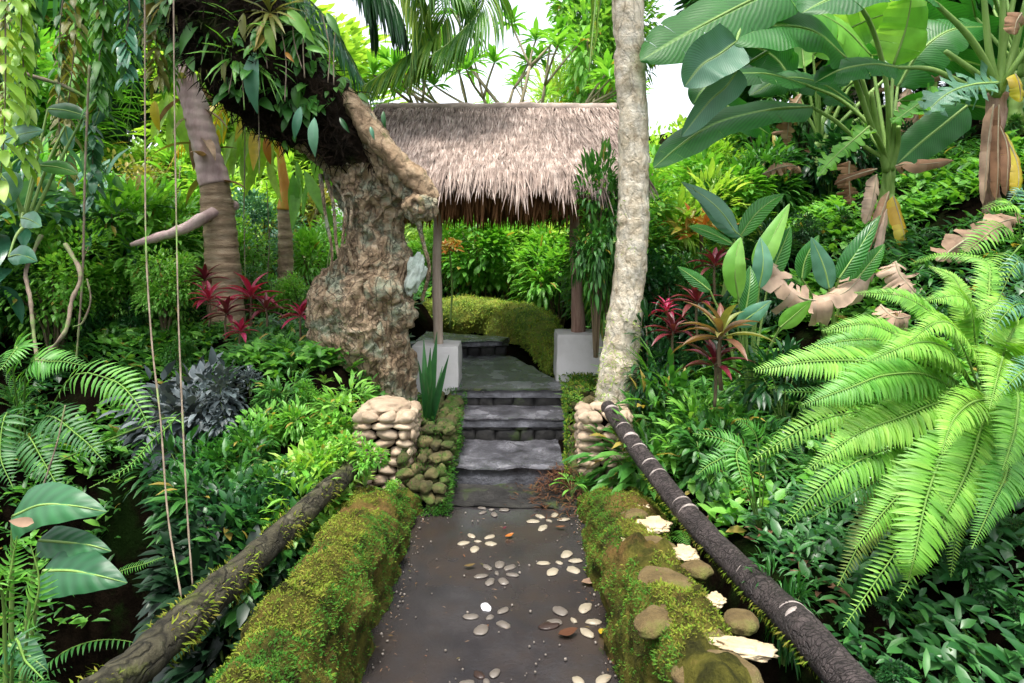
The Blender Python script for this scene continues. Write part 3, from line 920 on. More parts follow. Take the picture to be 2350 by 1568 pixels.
# curved mossy garden wall behind the steps
root = tag(empty('garden_wall', (0, 8.3, .5)), 'low curved garden wall thick with orange green moss behind the landing', 'wall')
loc = root.location.copy()
cl = catmull([(-2.6, 8.5, 0), (-1.3, 8.45, 0), (-.3, 8.2, 0), (.2, 7.4, 0), (.42, 6.6, 0), (.56, 5.95, 0)], 60)
prof = [(-.16, -.1), (-.19, .15), (-.16, .32), (-.05, .4), (.1, .41), (.22, .36), (.27, .1), (.3, -.2)]
V, F, mats = [], [], []
for i, c in enumerate(cl):
    t = i / 60
    d = (cl[min(60, i + 1)] - cl[max(0, i - 1)]).normalized(); nx_ = Vector((-d.y, d.x, 0))
    pp = catmull([(a, b, 0) for a, b in prof], 20)
    hs_ = .84 - .4 * sm(.45, 1, t)
    base = .50 - .14 * sm(.5, .9, t)
    for p in pp:
        q = Vector((c.x, c.y, 0)) - nx_ * -p.x + Vector((0, 0, base + p.y * hs_))
        q = q + Vector((1, 1, 1)) * (.05 * noise.noise(q * 4)) + Vector((0, 0, .03 * noise.noise(q * 13)))
        V.append((q - loc)[:])
for i in range(60):
    for k in range(20):
        a = i * 21 + k
        F.append((a, a + 1, a + 22, a + 21))
MB().add(V, F).build('wall_body', rough_mat('garden_wall_moss', [(.1, .13, .02), (.22, .26, .035), (.36, .3, .05)], scale=7, bump=1, bscale=50, dist=.04, patch=(.1, .18, .02), patch_scale=3), root)  # brightened here and in the tufts: daylight put into the moss colour
for _ in range(16000):
    i = random.randrange(60); k = random.randrange(20)
    p = Vector(V[i * 21 + k]).lerp(Vector(V[(i + 1) * 21 + k + 1]), random.random())
    d = Vector((random.uniform(-1, 1), random.uniform(-1, .3), random.uniform(-.8, 1)))
    mats.append(np.array(orient(p, d, (0, -.5, 1), random.uniform(.02, .055))))
tag(MB().inst(tuft, mats[:11000], 0).inst(tuft, mats[11000:], 1).build('moss', [leaf_mat('bright_moss', [(.1, .24, .02), (.2, .36, .035), (.36, .44, .05), (.42, .3, .05)], trans=.3, rough=.8), G['moss']], root), kind='stuff')

# ------------------------------------------------------------------ thatched gate: blocks, posts, roof
gate = tag(empty('thatched_gate', (0, 5.4, .36)), 'small gate roof of pale shaggy thatch on two wooden posts in white blocks', 'gate')
gl = gate.location.copy()
def block(x0, x1, y0, y1, z0, z1, skew=0):
    m = MB()
    n = 10
    for ax, s in ((0, -1), (0, 1), (1, -1), (1, 1), (2, 1), (2, -1)):
        V, F = [], []
        for i in range(n + 1):
            for j in range(n + 1):
                u, v = i / n * 2 - 1, j / n * 2 - 1
                p = [0, 0, 0]; p[ax] = s; p[(ax + 1) % 3] = u * s; p[(ax + 2) % 3] = v
                q = Vector(p)
                # rounded edges
                e = 30
                l_ = (abs(q.x) ** e + abs(q.y) ** e + abs(q.z) ** e) ** (1 / e)
                q = q / l_ * 1.0
                w = Vector(((x0 + x1) / 2 + q.x * (x1 - x0) / 2, (y0 + y1) / 2 + q.y * (y1 - y0) / 2, (z0 + z1) / 2 + q.z * (z1 - z0) / 2))
                w += q * .006 * noise.noise(w * 9)
                w.x += skew * (z1 - w.z)
                V.append((w - gl)[:])
        for i in range(n):
            for j in range(n):
                a = i * (n + 1) + j
                F.append((a, a + n + 1, a + n + 2, a + 1))
        m.add(V, F)
    return m
block(-.80, -.425, 5.2, 5.58, .345, .735).build('block', G['white'], gate)
block(.375, .76, 5.42, 5.8, .40, .80, skew=-.03).build('block', G['white'], gate)
def dp(p, t, a, r): return r * (.18 * noise.noise(p * 3) + .1 * noise.noise(p * 12))
V_, F_, U_ = tube([Vector((-.60, 5.35, .72)), Vector((-.615, 5.36, 1.3)), Vector((-.60, 5.38, 2.1))], [.042, .038, .036], seg=14, n=30, disp=dp)
MB().add(V_ - np.array(gl), F_, U_).build('post', G['post'], gate)
V_, F_, U_ = tube([Vector((.57, 5.6, .78)), Vector((.555, 5.6, 1.2)), Vector((.535, 5.6, 1.6)), Vector((.54, 5.62, 2.1))], [.058, .05, .045, .042], seg=14, n=40, disp=dp)
MB().add(V_ - np.array(gl), F_, U_).build('post', G['postred'], gate)
# roof
RX0, RX1, RYr, RZr, RYe, RZe = -1.28, .99, 6.2, 2.80, 4.98, 2.06
roof = MB()
for s in (-1, 1):
    ye = RYr + s * (RYr - RYe)
    V, F = [], []
    for i in range(13):
        for j in range(9):
            x = RX0 + .05 + (RX1 - RX0 - .1) * i / 12; t = j / 8
            V.append((x, RYr + (ye - RYr) * t, RZr - .06 + (RZe + .02 - RZr) * t - .03 * math.sin(t * 3.1)))
    F = [(i * 9 + j, (i + 1) * 9 + j, (i + 1) * 9 + j + 1, i * 9 + j + 1) for i in range(12) for j in range(8)]
    V2 = [(x, y, z + .05) for x, y, z in V]
    roof.add(np.array(V) - np.array(gl), F); roof.add(np.array(V2) - np.array(gl), F)
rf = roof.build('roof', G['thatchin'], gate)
strand = leaf(4, .16, strap, droop=.35, fold=.35)
mats, matsu = [], []
slope = Vector((0, RYe - RYr, RZe - RZr)); sl_len = slope.length; sd = slope.normalized()
for layer in range(26):
    t = layer / 25
    cnt = 560
    for _ in range(cnt):
        x = random.uniform(RX0, RX1)
        tt = min(.97, max(0, t + random.uniform(-.03, .03)))
        for s in (-1, 1):
            if s == 1 and random.random() < .6: continue
            p = Vector((x, RYr + (RYr - RYe) * tt * s, RZr + (RZe - RZr) * tt + .03 - .05 * math.sin(tt * 3.1) + random.uniform(0, .03)))
            d = Vector((random.gauss(0, .12) + .16 * sm(.2, 1.1, x), s * (RYr - RYe) / sl_len, sd.z))
            d.z -= .55 * max(0, tt - .45) * random.uniform(.3, 1.6)
            clump = max(0, .5 + 1.1 * noise.noise(Vector((x * 9, 0, 3)))) ** 1.5
            L_ = random.uniform(.15, .30) + (random.uniform(0, .34) * clump if tt > .8 else 0)
            mats.append(np.array(orient(p - gl, d, Vector((0, s * .55, .8)), (random.uniform(.05, .13), L_, L_))))
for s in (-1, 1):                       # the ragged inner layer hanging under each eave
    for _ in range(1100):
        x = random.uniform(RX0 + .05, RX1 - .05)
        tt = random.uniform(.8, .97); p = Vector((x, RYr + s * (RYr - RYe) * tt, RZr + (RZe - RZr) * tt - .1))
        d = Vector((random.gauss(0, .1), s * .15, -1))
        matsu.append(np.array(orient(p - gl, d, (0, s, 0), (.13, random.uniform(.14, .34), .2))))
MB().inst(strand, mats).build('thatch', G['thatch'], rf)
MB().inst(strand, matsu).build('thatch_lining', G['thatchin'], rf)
# ridge roll
def dr(p, t, a, r): return r * (.25 * noise.noise(p * 6) + .15 * noise.noise(p * 20))
V_, F_, U_ = tube([Vector((RX0, RYr, RZr + .03)), Vector((0, RYr, RZr + .035)), Vector((RX1, RYr, RZr + .03))], .055, seg=12, n=50, disp=dr)
MB().add(V_ - np.array(gl), F_, U_).build('ridge', G['thatch'], rf)
for yy, zz in ((5.36, 2.1), (5.62, 2.1)):
    pass
V_, F_, U_ = tube([Vector((RX0 + .1, 5.38, 2.12)), Vector((0, 5.45, 2.14)), Vector((RX1 - .1, 5.6, 2.12))], .04, seg=10, n=20, disp=dr)
MB().add(V_ - np.array(gl), F_, U_).build('beam', G['postred'], gate)

# ------------------------------------------------------------------ the big gnarled tree
tree = tag(empty('gnarled_tree', P(900, 925, 4.9)), 'huge gnarled leaning tree with pale lumpy trunk and dark mossy upper limb', 'tree')
tl = tree.location.copy()
outl = [(990, 845, 960), (920, 842, 955), (860, 800, 952), (800, 752, 952), (750, 722, 948), (700, 716, 948), (650, 752, 952), (600, 778, 948), (550, 800, 935),
        (500, 800, 930), (450, 775, 930), (400, 748, 925), (350, 712, 895), (300, 655, 862), (250, 590, 830), (200, 520, 795), (150, 455, 765), (100, 405, 722), (50, 375, 690), (0, 350, 660), (-70, 325, 635), (-160, 300, 600)]
cen, rad = [], []
for i, (y, a, b) in enumerate(outl):
    Yd = 4.9 - .5 * sm(9, 19, i)
    cen.append(P((a + b) / 2, y, Yd)); rad.append((b - a) / 2 * Yd / 1500 * (1 if i < 11 else .82))
def dt(p, t, a, r):
    g = .5 + .5 * math.sin(a * 5 + p.z * 3 + 2 * noise.noise(p * 2))
    lump = noise.noise(p * 3.2 + Vector((3, 1, 7)))
    rdg = (1 - abs(noise.noise(p * 7 + Vector((5, 5, 5)))) * 3)
    rdg2 = (1 - abs(noise.noise(p * 17)) * 3)
    fine = noise.noise(Vector((p.x * 34, p.y * 34, p.z * 16)))
    fib = noise.noise(Vector((p.x * 26, p.y * 26, p.z * 3.5)))
    return .012 * fib + .05 * lump + .026 * rdg + .018 * rdg2 + .008 * fine + .03 * (g - .5) - .025
NT = 420
V_, F_, U_ = tube(cen, rad, seg=170, n=NT, disp=dt)
V_ = V_ - np.array(tl)
ts = U_[F_[:, 0], 1]
zc_cut = (V_[F_[:, 0], 2] + tl.z) + .16 * np.array([noise.noise(Vector(V_[f[0]]) * 3) for f in F_]) * 2
up = zc_cut > P(0, 372, 4.9).z
# trunk and root mass share the swept surface but are separate meshes
def submesh(V, F, U, mask):
    f = F[mask]; u, inv = np.unique(f, return_inverse=True)
    return V[u], inv.reshape(f.shape), U[u]
MB().add(*submesh(V_, F_, U_, ~up)).build('trunk', G['barkbig'], tree)
rm = MB().add(*submesh(V_, F_, U_, up)).build('root_mass', G['rootmat'], tree)
# fibres hanging out of the root mass
cands = np.unique(F_[up].ravel())
mats = []
fib = leaf(3, .08, strap, droop=.5, fold=.3)
for _ in range(5000):
    p = Vector(V_[random.choice(cands)])
    mats.append(np.array(orient(p, (random.uniform(-1, 1), random.uniform(-1.2, .4), random.uniform(-1.6, .3)), (0, -1, .3), random.uniform(.04, .15))))
tag(MB().inst(fib, mats).build('fibre', G['rootmat'], rm), kind='stuff')
mats = []
for _ in range(620):
    p = Vector(V_[random.choice(cands)])
    if p.y + tl.y > 4.75 and random.random() < .8: continue
    if noise.noise(p * 1.6) < -.15: continue
    mats.append(np.array(orient(p + Vector((0, -.04, .02)), (random.uniform(-.6, .6), random.uniform(-.9, 0), random.uniform(-1.2, -.2)), (random.uniform(-.4, .4), -1, .6), random.uniform(.06, .17))))
lc_ = leaf(5, .42, ovate, droop=.7, fold=.3, cols=2)
cre = MB().inst(lc_, mats[:300], 0).inst(leaf(5, .2, lance, droop=1., fold=.3, cols=1), mats[300:], 1).build('creeper', [G['mid'], G['fresh']])
cre.location = tl; tag(cre, 'leafy creeper spreading over the dark fibrous upper trunk', 'climbing plant', kind='stuff')
# pale limb and knob
def dl(p, t, a, r): return r * (.3 * noise.noise(p * 5) + .24 * noise.noise(p * 14) + .12 * noise.noise(p * 40))
def addt(name, pts, rd, mat, parent, origin, seg=20, n=60, disp=dl):
    V, F, U = tube(pts, rd, seg=seg, n=n, disp=disp)
    return MB().add(V - np.array(origin), F, U).build(name, G[mat] if isinstance(mat, str) else mat, parent)
limb = addt('limb', [P(700, 130, 4.85), P(770, 195, 4.7), P(808, 240, 4.6), P(852, 305, 4.55), P(905, 362, 4.5), P(960, 415, 4.5), P(992, 462, 4.52)], [.05, .07, .07, .075, .07, .07, .062], 'barklimb', tree, tl, seg=32, n=110)
addt('buttress', [P(820, 240, 4.68), P(870, 340, 4.65), P(915, 405, 4.64), P(950, 450, 4.62), P(968, 478, 4.6)], [.07, .1, .095, .09, .07], 'barkbig', tree, tl, seg=24)
m = MB(); kc = P(965, 476, 4.5)
stone(m, (0, 0, 0), (.115, .10, .105), seed=4, amp=.2, freq=1.8, proto=B16)
kn = m.build('knob', G['barkbig'], tree); kn.location = kc - tl
V_k, F_k, U_k = tube([Vector((.045 * math.cos(a) - .02, -.095 - .012 * math.sin(a), .045 * math.sin(a) + .01)) for a in np.linspace(0, 6.28, 9)], [.02, .03, .02, .022, .03, .02, .02, .03, .02], seg=10, n=40, disp=dl)
MB().add(V_k, F_k, U_k).build('scar', G['barklimb'], kn)
# aerial roots on the left flank of the trunk
for i, (a, b, c, d) in enumerate([((745, 395), (765, 470), (772, 560), (790, 640)), ((755, 400), (790, 460), (788, 540), (770, 660)), ((775, 395), (806, 470), (800, 560), (812, 620)), ((735, 400), (748, 500), (762, 590), (740, 690))]):
    addt('aerial_root', [P(*a, 4.72), P(*b, 4.66), P(*c, 4.62), P(*d, 4.68)], [.013, .012, .011, .016], 'barkbig', tree, tl, seg=10, n=40)
addt('aerial_root', [P(957, 500, 4.85), P(972, 560, 4.85), P(985, 620, 4.85), P(968, 690, 4.85)], [.02, .017, .014, .012], 'barkbig', tree, tl, seg=8, n=30)
# lumpy burls low on the trunk
for (px, py, Y, s, sd) in [(800, 700, 4.64, (.15, .12, .15), 1), (870, 665, 4.58, (.16, .12, .15), 2), (778, 745, 4.68, (.11, .1, .11), 3), (850, 760, 4.6, (.17, .12, .14), 4), (905, 720, 4.66, (.14, .12, .16), 6),
                            (800, 800, 4.68, (.11, .08, .06), 7), (815, 840, 4.68, (.12, .09, .12), 8), (850, 600, 4.7, (.15, .1, .12), 9), (780, 436, 4.74, (.06, .05, .07), 10), (870, 500, 4.72, (.13, .08, .16), 12)]:
    m = MB(); stone(m, (0, 0, 0), s, rotm(0, sd * .3, 0), seed=sd, amp=.17, freq=2.2, proto=B16)
    b = m.build('burl', G['barkbig'], tree); b.location = P(px, py, Y + .1) - tl
V_k, F_k, U_k = tube([Vector((.05 * math.cos(a), -.02, .035 * math.sin(a))) for a in np.linspace(0, 6.28, 9)], [.016, .022, .018, .016, .022, .018, .016, .02, .016], seg=10, n=40, disp=dl)
o = MB().add(V_k, F_k, U_k).build('eye_scar', G['barklimb'], tree); o.location = P(806, 796, 4.60) - tl
m = MB(); stone(m, (0, 0, 0), (.033, .02, .02), seed=2, proto=B6); o = m.build('hollow_shade', G['rootmat'], tree); o.location = P(806, 797, 4.60) - tl  # solid dark plug, the shade inside the scar put into its colour
# lichen patch
m = MB(); stone(m, (0, 0, 0), (.06, .05, .14), rotm(0, .25, 0), seed=8, amp=.3, freq=2.5, proto=B10)
o = m.build('lichen', rough_mat('pale_lichen', [(.25, .33, .25), (.5, .58, .5), (.62, .68, .62)], scale=9, bump=.8, bscale=30), tree); o.location = P(953, 628, 4.72) - tl

# ------------------------------------------------------------------ tall pale palm on the right
PLM = []
palm = tag(empty('pale_palm', P(1420, 925, 4.7)), 'tall straight palm with pale blotchy trunk and mossy foot right of the steps', 'palm tree')
pl = palm.location.copy()
prof = [(960, 1415, 52), (920, 1414, 46), (850, 1420, 43), (780, 1428, 39), (700, 1437, 38), (600, 1448, 37), (520, 1452, 36), (440, 1454, 35.5), (300, 1453, 35), (150, 1445, 35), (0, 1440, 35), (-200, 1436, 34), (-420, 1436, 33)]
def dpalm(p, t, a, r):
    return r * (.14 * noise.noise(p * 4) + .06 * noise.noise(p * 13)) + .0012 * math.sin(p.z * 62 + 5 * noise.noise(p * 2)) + .004 * noise.noise(Vector((p.x * 9, p.y * 9, p.z * 45))) - .012 * max(0, noise.noise(p * 6) - .35) * 6
addt('trunk', [P(x, y, 4.7) for y, x, r in prof], [r * 4.7 / 1500 for y, x, r in prof], 'palmbark', palm, pl, seg=40, n=260, disp=dpalm)
# moss on its foot
V, F, U = tube([P(x, y, 4.7) for y, x, r in prof], [r * 4.7 / 1500 for y, x, r in prof], seg=40, n=260)
mats = []
for _ in range(7000):
    k = random.randrange(len(V) - 2); p = Vector(V[k])
    w = sm(1.5, .5, p.z) if p.z < 1.5 else 0
    if p.z > 2.2 or random.random() > (.12 + 1.2 * max(0, (1.3 - p.z))) or noise.noise(p * 4) < -.15 + .35 * (p.z - .7): continue
    mats.append(np.array(orient(p - pl, (random.uniform(-1, 1), random.uniform(-1, 0), random.uniform(-1, .6)), (0, -1, .2), random.uniform(.015, .04))))
tag(MB().inst(tuft, mats).build('moss', leaf_mat('pale_green_moss', [(.22, .34, .07), (.36, .48, .13), (.48, .56, .2)], trans=.3, rough=.8), palm), kind='stuff')

# ------------------------------------------------------------------ palm fronds
def palm_frond(pts, n=60, L_=.55, w=.07, spread=1.0, hang=.6, seed=0, up=(0, 0, 1), comb=False):
    """rachis curve + leaflets; returns (rachis tube, leaflet mats)"""
    rnd = random.Random(seed)
    c = catmull(pts, n); mats = []
    up = Vector(up)
    for i in range(3, n):
        t = i / n
        d = (c[min(n, i + 1)] - c[i - 1]).normalized()
        side = d.cross(up).normalized()
        l = L_ * (math.sin(math.pi * min(1, t * .9 + .12)) ** .6) * rnd.uniform(.85, 1.1)
        for s in (-1, 1):
            dd = (side * s * spread + d * (.45 + .6 * t) + Vector((0, 0, -hang)) + Vector((rnd.uniform(-.09, .09),) * 3)).normalized()
            mats.append(np.array(orient(c[i], dd, up + side * s * .4, (l * w / .1, l, l))))
    return mats
leaflet = leaf(5, .1, lance, droop=.7, fold=.5)
def add_frond(parent, org, pts, mat, n=60, L_=.55, w=.05, r=.012, stem='stemg', **kw):
    o = addt('frond', pts, [r, r * .8, r * .3], stem, parent, org, seg=6, n=24, disp=None)
    pts2 = pts
    mats = palm_frond(pts2, n, L_, w, **kw)
    m = MB().inst(leaflet, mats)
    m.V = [v - np.array(org) for v in m.V]
    lf = m.build('leaflets', G[mat], o)
    return o
top = P(1436, -420, 4.7)
for i, (dx, dy, dz, ln) in enumerate([(-.42, -.62, -1.55, 0), (.9, .4, -.6, 1), (.3, -1.3, -.2, 2), (-1.1, .9, -.1, 3), (.8, 1.3, .2, 4), (-.6, -1.1, .5, 5), (1.6, -.5, .1, 6)]):
    if i == 0:
        pts = [top, P(1395, -420, 4.5), P(1375, -200, 4.4), P(1368, -20, 4.35), P(1352, 165, 4.3)]
    else:
        pts = [top, top + Vector((dx * .5, dy * .5, .5)), top + Vector((dx * 1.2, dy * 1.2, .4 + dz * .3)), top + Vector((dx * 1.8, dy * 1.8, dz * .8 - .2))]
    add_frond(palm, pl, pts, 'palm', n=64, L_=.42 if i else .34, w=.055, seed=i, hang=.8 if i else 1.6, spread=1.0 if i else .35)

# coconut fronds hanging in from the upper middle
cp = tag(empty('coconut_palm', P(900, -900, 6.6)), 'coconut palm whose feathery fronds droop over the left end of the thatch', 'palm tree')
cpl = cp.location.copy()
ctop = P(560, -330, 6.3)
cp.location = Vector((ctop.x, ctop.y, T(ctop.x, ctop.y))); cpl = cp.location.copy()
cp.location = Vector((P(855, 560, 6.3).x, 6.3, T(P(855, 560, 6.3).x, 6.3))); cpl = cp.location.copy()
addt('trunk', [Vector((cpl.x, 6.3, cpl.z - .1)), P(860, 480, 6.3), P(800, 300, 6.3), P(690, 130, 6.3), P(600, -60, 6.3), ctop], [.13, .12, .11, .1, .1, .1], 'ringpalm', cp, cpl, seg=20, n=80)
for i, (pts, mat, L_, sp, hg) in enumerate([
    ([ctop, P(860, -260, 6.1), P(1010, -80, 5.9), P(1010, 60, 5.8), P(905, 150, 5.7), P(830, 200, 5.6)], 'palm', .62, .9, .55),
    ([ctop, P(760, -330, 5.9), P(930, -230, 5.7), P(1010, -60, 5.5), P(1090, 10, 5.4)], 'palm', .6, .9, .8),
    ([ctop, P(700, -250, 5.9), P(800, -120, 5.8), P(850, 0, 5.8), P(860, 120, 5.8)], 'deep', .55, .7, 1.0),
    ([ctop, P(900, -350, 6.0), P(1090, -150, 5.8), P(1110, 0, 5.7), P(1040, 90, 5.6), P(985, 130, 5.5)], 'palm', .6, .8, .7),
    ([ctop, P(780, -260, 5.8), P(900, -130, 5.7), P(965, 10, 5.6), P(960, 110, 5.6), P(930, 180, 5.6)], 'palm', .55, .8, .9),
    ([ctop, P(740, -220, 5.6), P(830, -90, 5.5), P(900, 0, 5.5), P(930, 60, 5.5)], 'deep', .6, .9, 1.2),
    ([ctop, P(520, -420, 6.2), P(360, -330, 6.2), P(220, -120, 6.1), P(130, 40, 6.0)], 'deep', .6, .9, 1.0),
    ([ctop, P(640, -560, 6.2), P(820, -500, 6.1), P(1000, -400, 6), P(1120, -200, 6)], 'deep', .6, .9, 1.0),
    ([ctop, P(600, -450, 7.0), P(650, -350, 8), P(700, -250, 8.6), P(760, -100, 9)], 'deep', .6, .9, .8)]):
    add_frond(cp, cpl, pts, mat, n=110, L_=L_ * 1.1, w=.045, seed=20 + i, hang=hg, spread=sp, r=.016)

# ------------------------------------------------------------------ ringed palms on the left
def dring(p, t, a, r): return   .005 * (1 if math.sin(p.z * 62 + .6 * noise.noise(p * 4)) > 0 else -.2) + r * .1 * noise.noise(p * 5)
rp = tag(empty('ringed_palm', P(515, 700, 6.2)), 'thick palm with tan ringed trunk left of the gnarled tree', 'palm tree')
rl = rp.location.copy(); rp.location = rl
addt('trunk', [P(522, 760, 6.2), P(515, 640, 6.2), P(508, 560, 6.2), P(500, 480, 6.2), P(492, 420, 6.2)], [.17, .155, .15, .145, .13], 'ringpalm', rp, rl, seg=30, n=110, disp=dring)
addt('crownshaft', [P(492, 425, 6.2), P(475, 350, 6.2), P(455, 270, 6.2), P(425, 180, 6.2), P(400, 100, 6.2)], [.14, .12, .12, .10, .06], 'sheath', rp, rl, seg=20, n=60, disp=dring)
lf9 = leaf(9, .2, lance, droop=.8, fold=.4, cols=2)
for i in range(12):
    a = i * 2.4; z = .1 + .09 * i
    p = P(490 - i * 7, 420 - i * 22, 6.2)
    put('dead_leaf_base', MB().inst(lf9, [np.array(orient((0, 0, 0), (math.cos(a), math.sin(a) * .8 - .3, random.uniform(-.9, .6)), (0, 0, 1), random.uniform(.3, .5)))]).mesh('leaf_base', G[['brown', 'olive', 'pinkdry'][i % 3]]), rp).location = p - rl
rtop = P(400, 100, 6.2)
for i in range(7):
    a = i * .95 + .4
    pts = [rtop, rtop + Vector((math.cos(a) * .6, math.sin(a) * .6, .6)), rtop + Vector((math.cos(a) * 1.4, math.sin(a) * 1.4, .3)), rtop + Vector((math.cos(a) * 2, math.sin(a) * 2, -.6))]
    add_frond(rp, rl, pts, ['blue', 'olive', 'mid'][i % 3], n=44, L_=.5, w=.08, seed=40 + i, hang=.7)
rp2 = tag(empty('slender_palm', P(655, 690, 7.4)), 'slender grey ringed palm with an orange crownshaft behind the tree', 'palm tree')
r2 = rp2.location.copy()
addt('trunk', [P(655, 720, 7.4), P(655, 640, 7.4), P(655, 560, 7.4), P(653, 478, 7.4)], [.1, .085, .08, .075], 'ringpalm', rp2, r2, seg=20, n=70, disp=dring)
addt('crownshaft', [P(653, 482, 7.4), P(655, 440, 7.4), P(648, 390, 7.4), P(640, 330, 7.4)], [.085, .06, .05, .03], 'orangesheath', rp2, r2, seg=14, n=30, disp=None)
t2 = P(642, 345, 7.4)
for i in range(6):
    a = i * 1.05 + .2
    pts = [t2, t2 + Vector((math.cos(a) * .35, math.sin(a) * .35, .5)), t2 + Vector((math.cos(a) * .8, math.sin(a) * .8, .4)), t2 + Vector((math.cos(a) * 1.2, math.sin(a) * 1.2, -.3))]
    add_frond(rp2, r2, pts, ['yellow', 'lime', 'fresh'][i % 3], n=32, L_=.4, w=.1, seed=60 + i, hang=.7, r=.01, stem='orangesheath')
o = addt('fallen_branch', [P(300, 562, 5.8), P(360, 545, 5.85), P(420, 525, 5.9), P(470, 498, 6.0), P(540, 470, 6.3)], [.02, .04, .05, .055, .05], 'sheath', None, P(400, 530, 5.9), seg=12, n=40)
o.location = P(400, 530, 5.9); tag(o, 'pale pinkish bare branch leaning against the ringed palm trunk', 'branch')

# ------------------------------------------------------------------ plant kinds
LO = leaf(3, .48, ovate, droop=.5, fold=.25)
LL = leaf(3, .24, lance, droop=.8, fold=.3)
LLn = leaf(4, .12, lance, droop=1.1, fold=.4)
LS = leaf(5, .1, strap, droop=1.3, fold=.5)
LH = leaf(5, .75, heart, droop=.7, fold=.2, cols=2, wave=.05)
LB = leaf(9, .3, ovate, droop=.7, fold=.3, cols=2, wave=.02, wf=2)
LB2 = leaf(9, .26, lance, droop=1.0, fold=.35, cols=2, wave=.03, wf=3)
LC = leaf(7, .2, lance, droop=.9, fold=.5, cols=2)
PINNA = leaf(4, .2, lambda t: min(1, t * 6 + .8) * (1 - t ** 1.9), droop=.7, fold=.35, wave=.06, wf=2)

def foliage(leafp, n, lsize, seed, wid=.42, z0=.15, clumps=12, out=.8, droop=.25, shell=.6, jitter=.35):
    rnd = random.Random(seed)
    ctr = Vector((0, 0, (z0 + 1) / 2)); cl = []
    for _ in range(clumps):
        while True:
            p = Vector((rnd.uniform(-1, 1), rnd.uniform(-1, 1), rnd.uniform(-1, 1)))
            if shell * .5 < p.length < 1: break
        cl.append((ctr + Vector((p.x * wid * .75, p.y * wid * .75, p.z * (1 - z0) / 2 * .8)), rnd.uniform(.55, 1.15)))
    mats = []
    for _ in range(n):
        c, cs = rnd.choice(cl)
        v = Vector((rnd.gauss(0, 1), rnd.gauss(0, 1), rnd.gauss(0, 1))).normalized()
        r = .17 * cs * rnd.random() ** .4
        p = c + v * r * Vector((wid / .42, 0, 0)).x
        d = (v * .9 + (p - ctr).normalized() * out + Vector((0, 0, -droop)) + Vector((rnd.gauss(0, jitter), rnd.gauss(0, jitter), rnd.gauss(0, jitter))))
        s = lsize * rnd.uniform(.6, 1.25)
        mats.append(np.array(orient(p, d, v * .3 + Vector((0, -.15, 1)), s)))
    return mats, cl

def mk_shrub(name, leafp, n, lsize, lmat, smat='stemb', **kw):
    def f(seed):
        root = empty(name)
        mats, cl = foliage(leafp, n, lsize, seed, **kw)
        MB().inst(leafp, mats).build('foliage', G[lmat], root)
        st = MB()
        for c, s in cl[:9]:
            st.add(*tube([Vector((c.x * .08, c.y * .08, -.15)), Vector((c.x * .35, c.y * .35, c.z * .5)), c], [.014, .010, .004], seg=5, n=7))
        st.build('stem', G[smat], root)
        return root
    return f

def frond_mesh(seed, arch=1.3, n=30, wid=.2, wfac=.18, lift=.7, mat='fern'):
    """unit fern frond growing from the origin along +Y, arching over"""
    rnd = random.Random(seed)
    pts = []; y = z = 0
    for i in range(9):
        t = i / 8; a = lift - arch * t ** 1.1
        pts.append(Vector((.04 * math.sin(seed + t * 3), y, z)))
        y += math.cos(a) / 8; z += math.sin(a) / 8
    return frond_from(pts, n, wid, mat, rnd)

def frond_from(pts, n, wid, mat, rnd, up=(0, 0, 1), org=None, start=.12, droopp=.15, pin=None):
    c = catmull(pts, n); up = Vector(up); mats = []
    tot = sum((c[i + 1] - c[i]).length for i in range(n))
    for i in range(int(start * n), n):
        t = i / n
        d = (c[min(n, i + 1)] - c[i - 1]).normalized()
        side = d.cross(up).normalized(); nn = side.cross(d)
        l = .7 * wid * (min(1, (t - start) * 5 + .45)) * (1 - max(0, (t - .35) / .65) ** 1.6 * .92) * rnd.uniform(.9, 1.08)
        wdt = tot / n * 1.25 / .17
        for s in (-1, 1):
            dd = side * s + d * (.22 + .35 * t) - nn * (droopp + rnd.uniform(-.06, .1)) + Vector((rnd.uniform(-.06, .06),) * 3)
            mats.append(np.array(orient(c[i], dd, nn, (max(.35 * l, min(wdt, l)), l, l))))
    m = MB().inst(pin or PINNA, mats)
    V, F, U = tube(pts, [min(.006, tot * .006), min(.004, tot * .004), .0015 if tot < 1.5 else .002], seg=5, n=16, caps=False)
    m.add(V, F, U, mat=1)
    if org is not None: m.V = [v - np.array(org) for v in m.V]
    return m.mesh('frond', [G[mat], G['rachis']])

FR = {}
def fronds(mat):
    if mat not in FR:
        FR[mat] = [frond_mesh(s, arch=a, lift=l, n=26, wid=w, mat=mat) for s, a, l, w in ((1, 1.3, .8, .16), (2, 1.7, 1.0, .19), (3, 1.0, .5, .15), (4, 1.5, .9, .21))]
    return FR[mat]

def mk_fern(mat, k=13):
    def f(seed):
        rnd = random.Random(seed); root = empty('fern')
        for i in range(k):
            a = i * 2.4 + rnd.uniform(-.3, .3); el_ = rnd.uniform(-.25, .75)
            m = orient((0, 0, 0), (math.cos(a) * math.cos(el_), math.sin(a) * math.cos(el_), math.sin(el_)), (0, 0, 1), rnd.uniform(.6, 1.0))
            put('frond', fronds(mat)[rnd.randrange(4)], root, m)
        return root
    return f

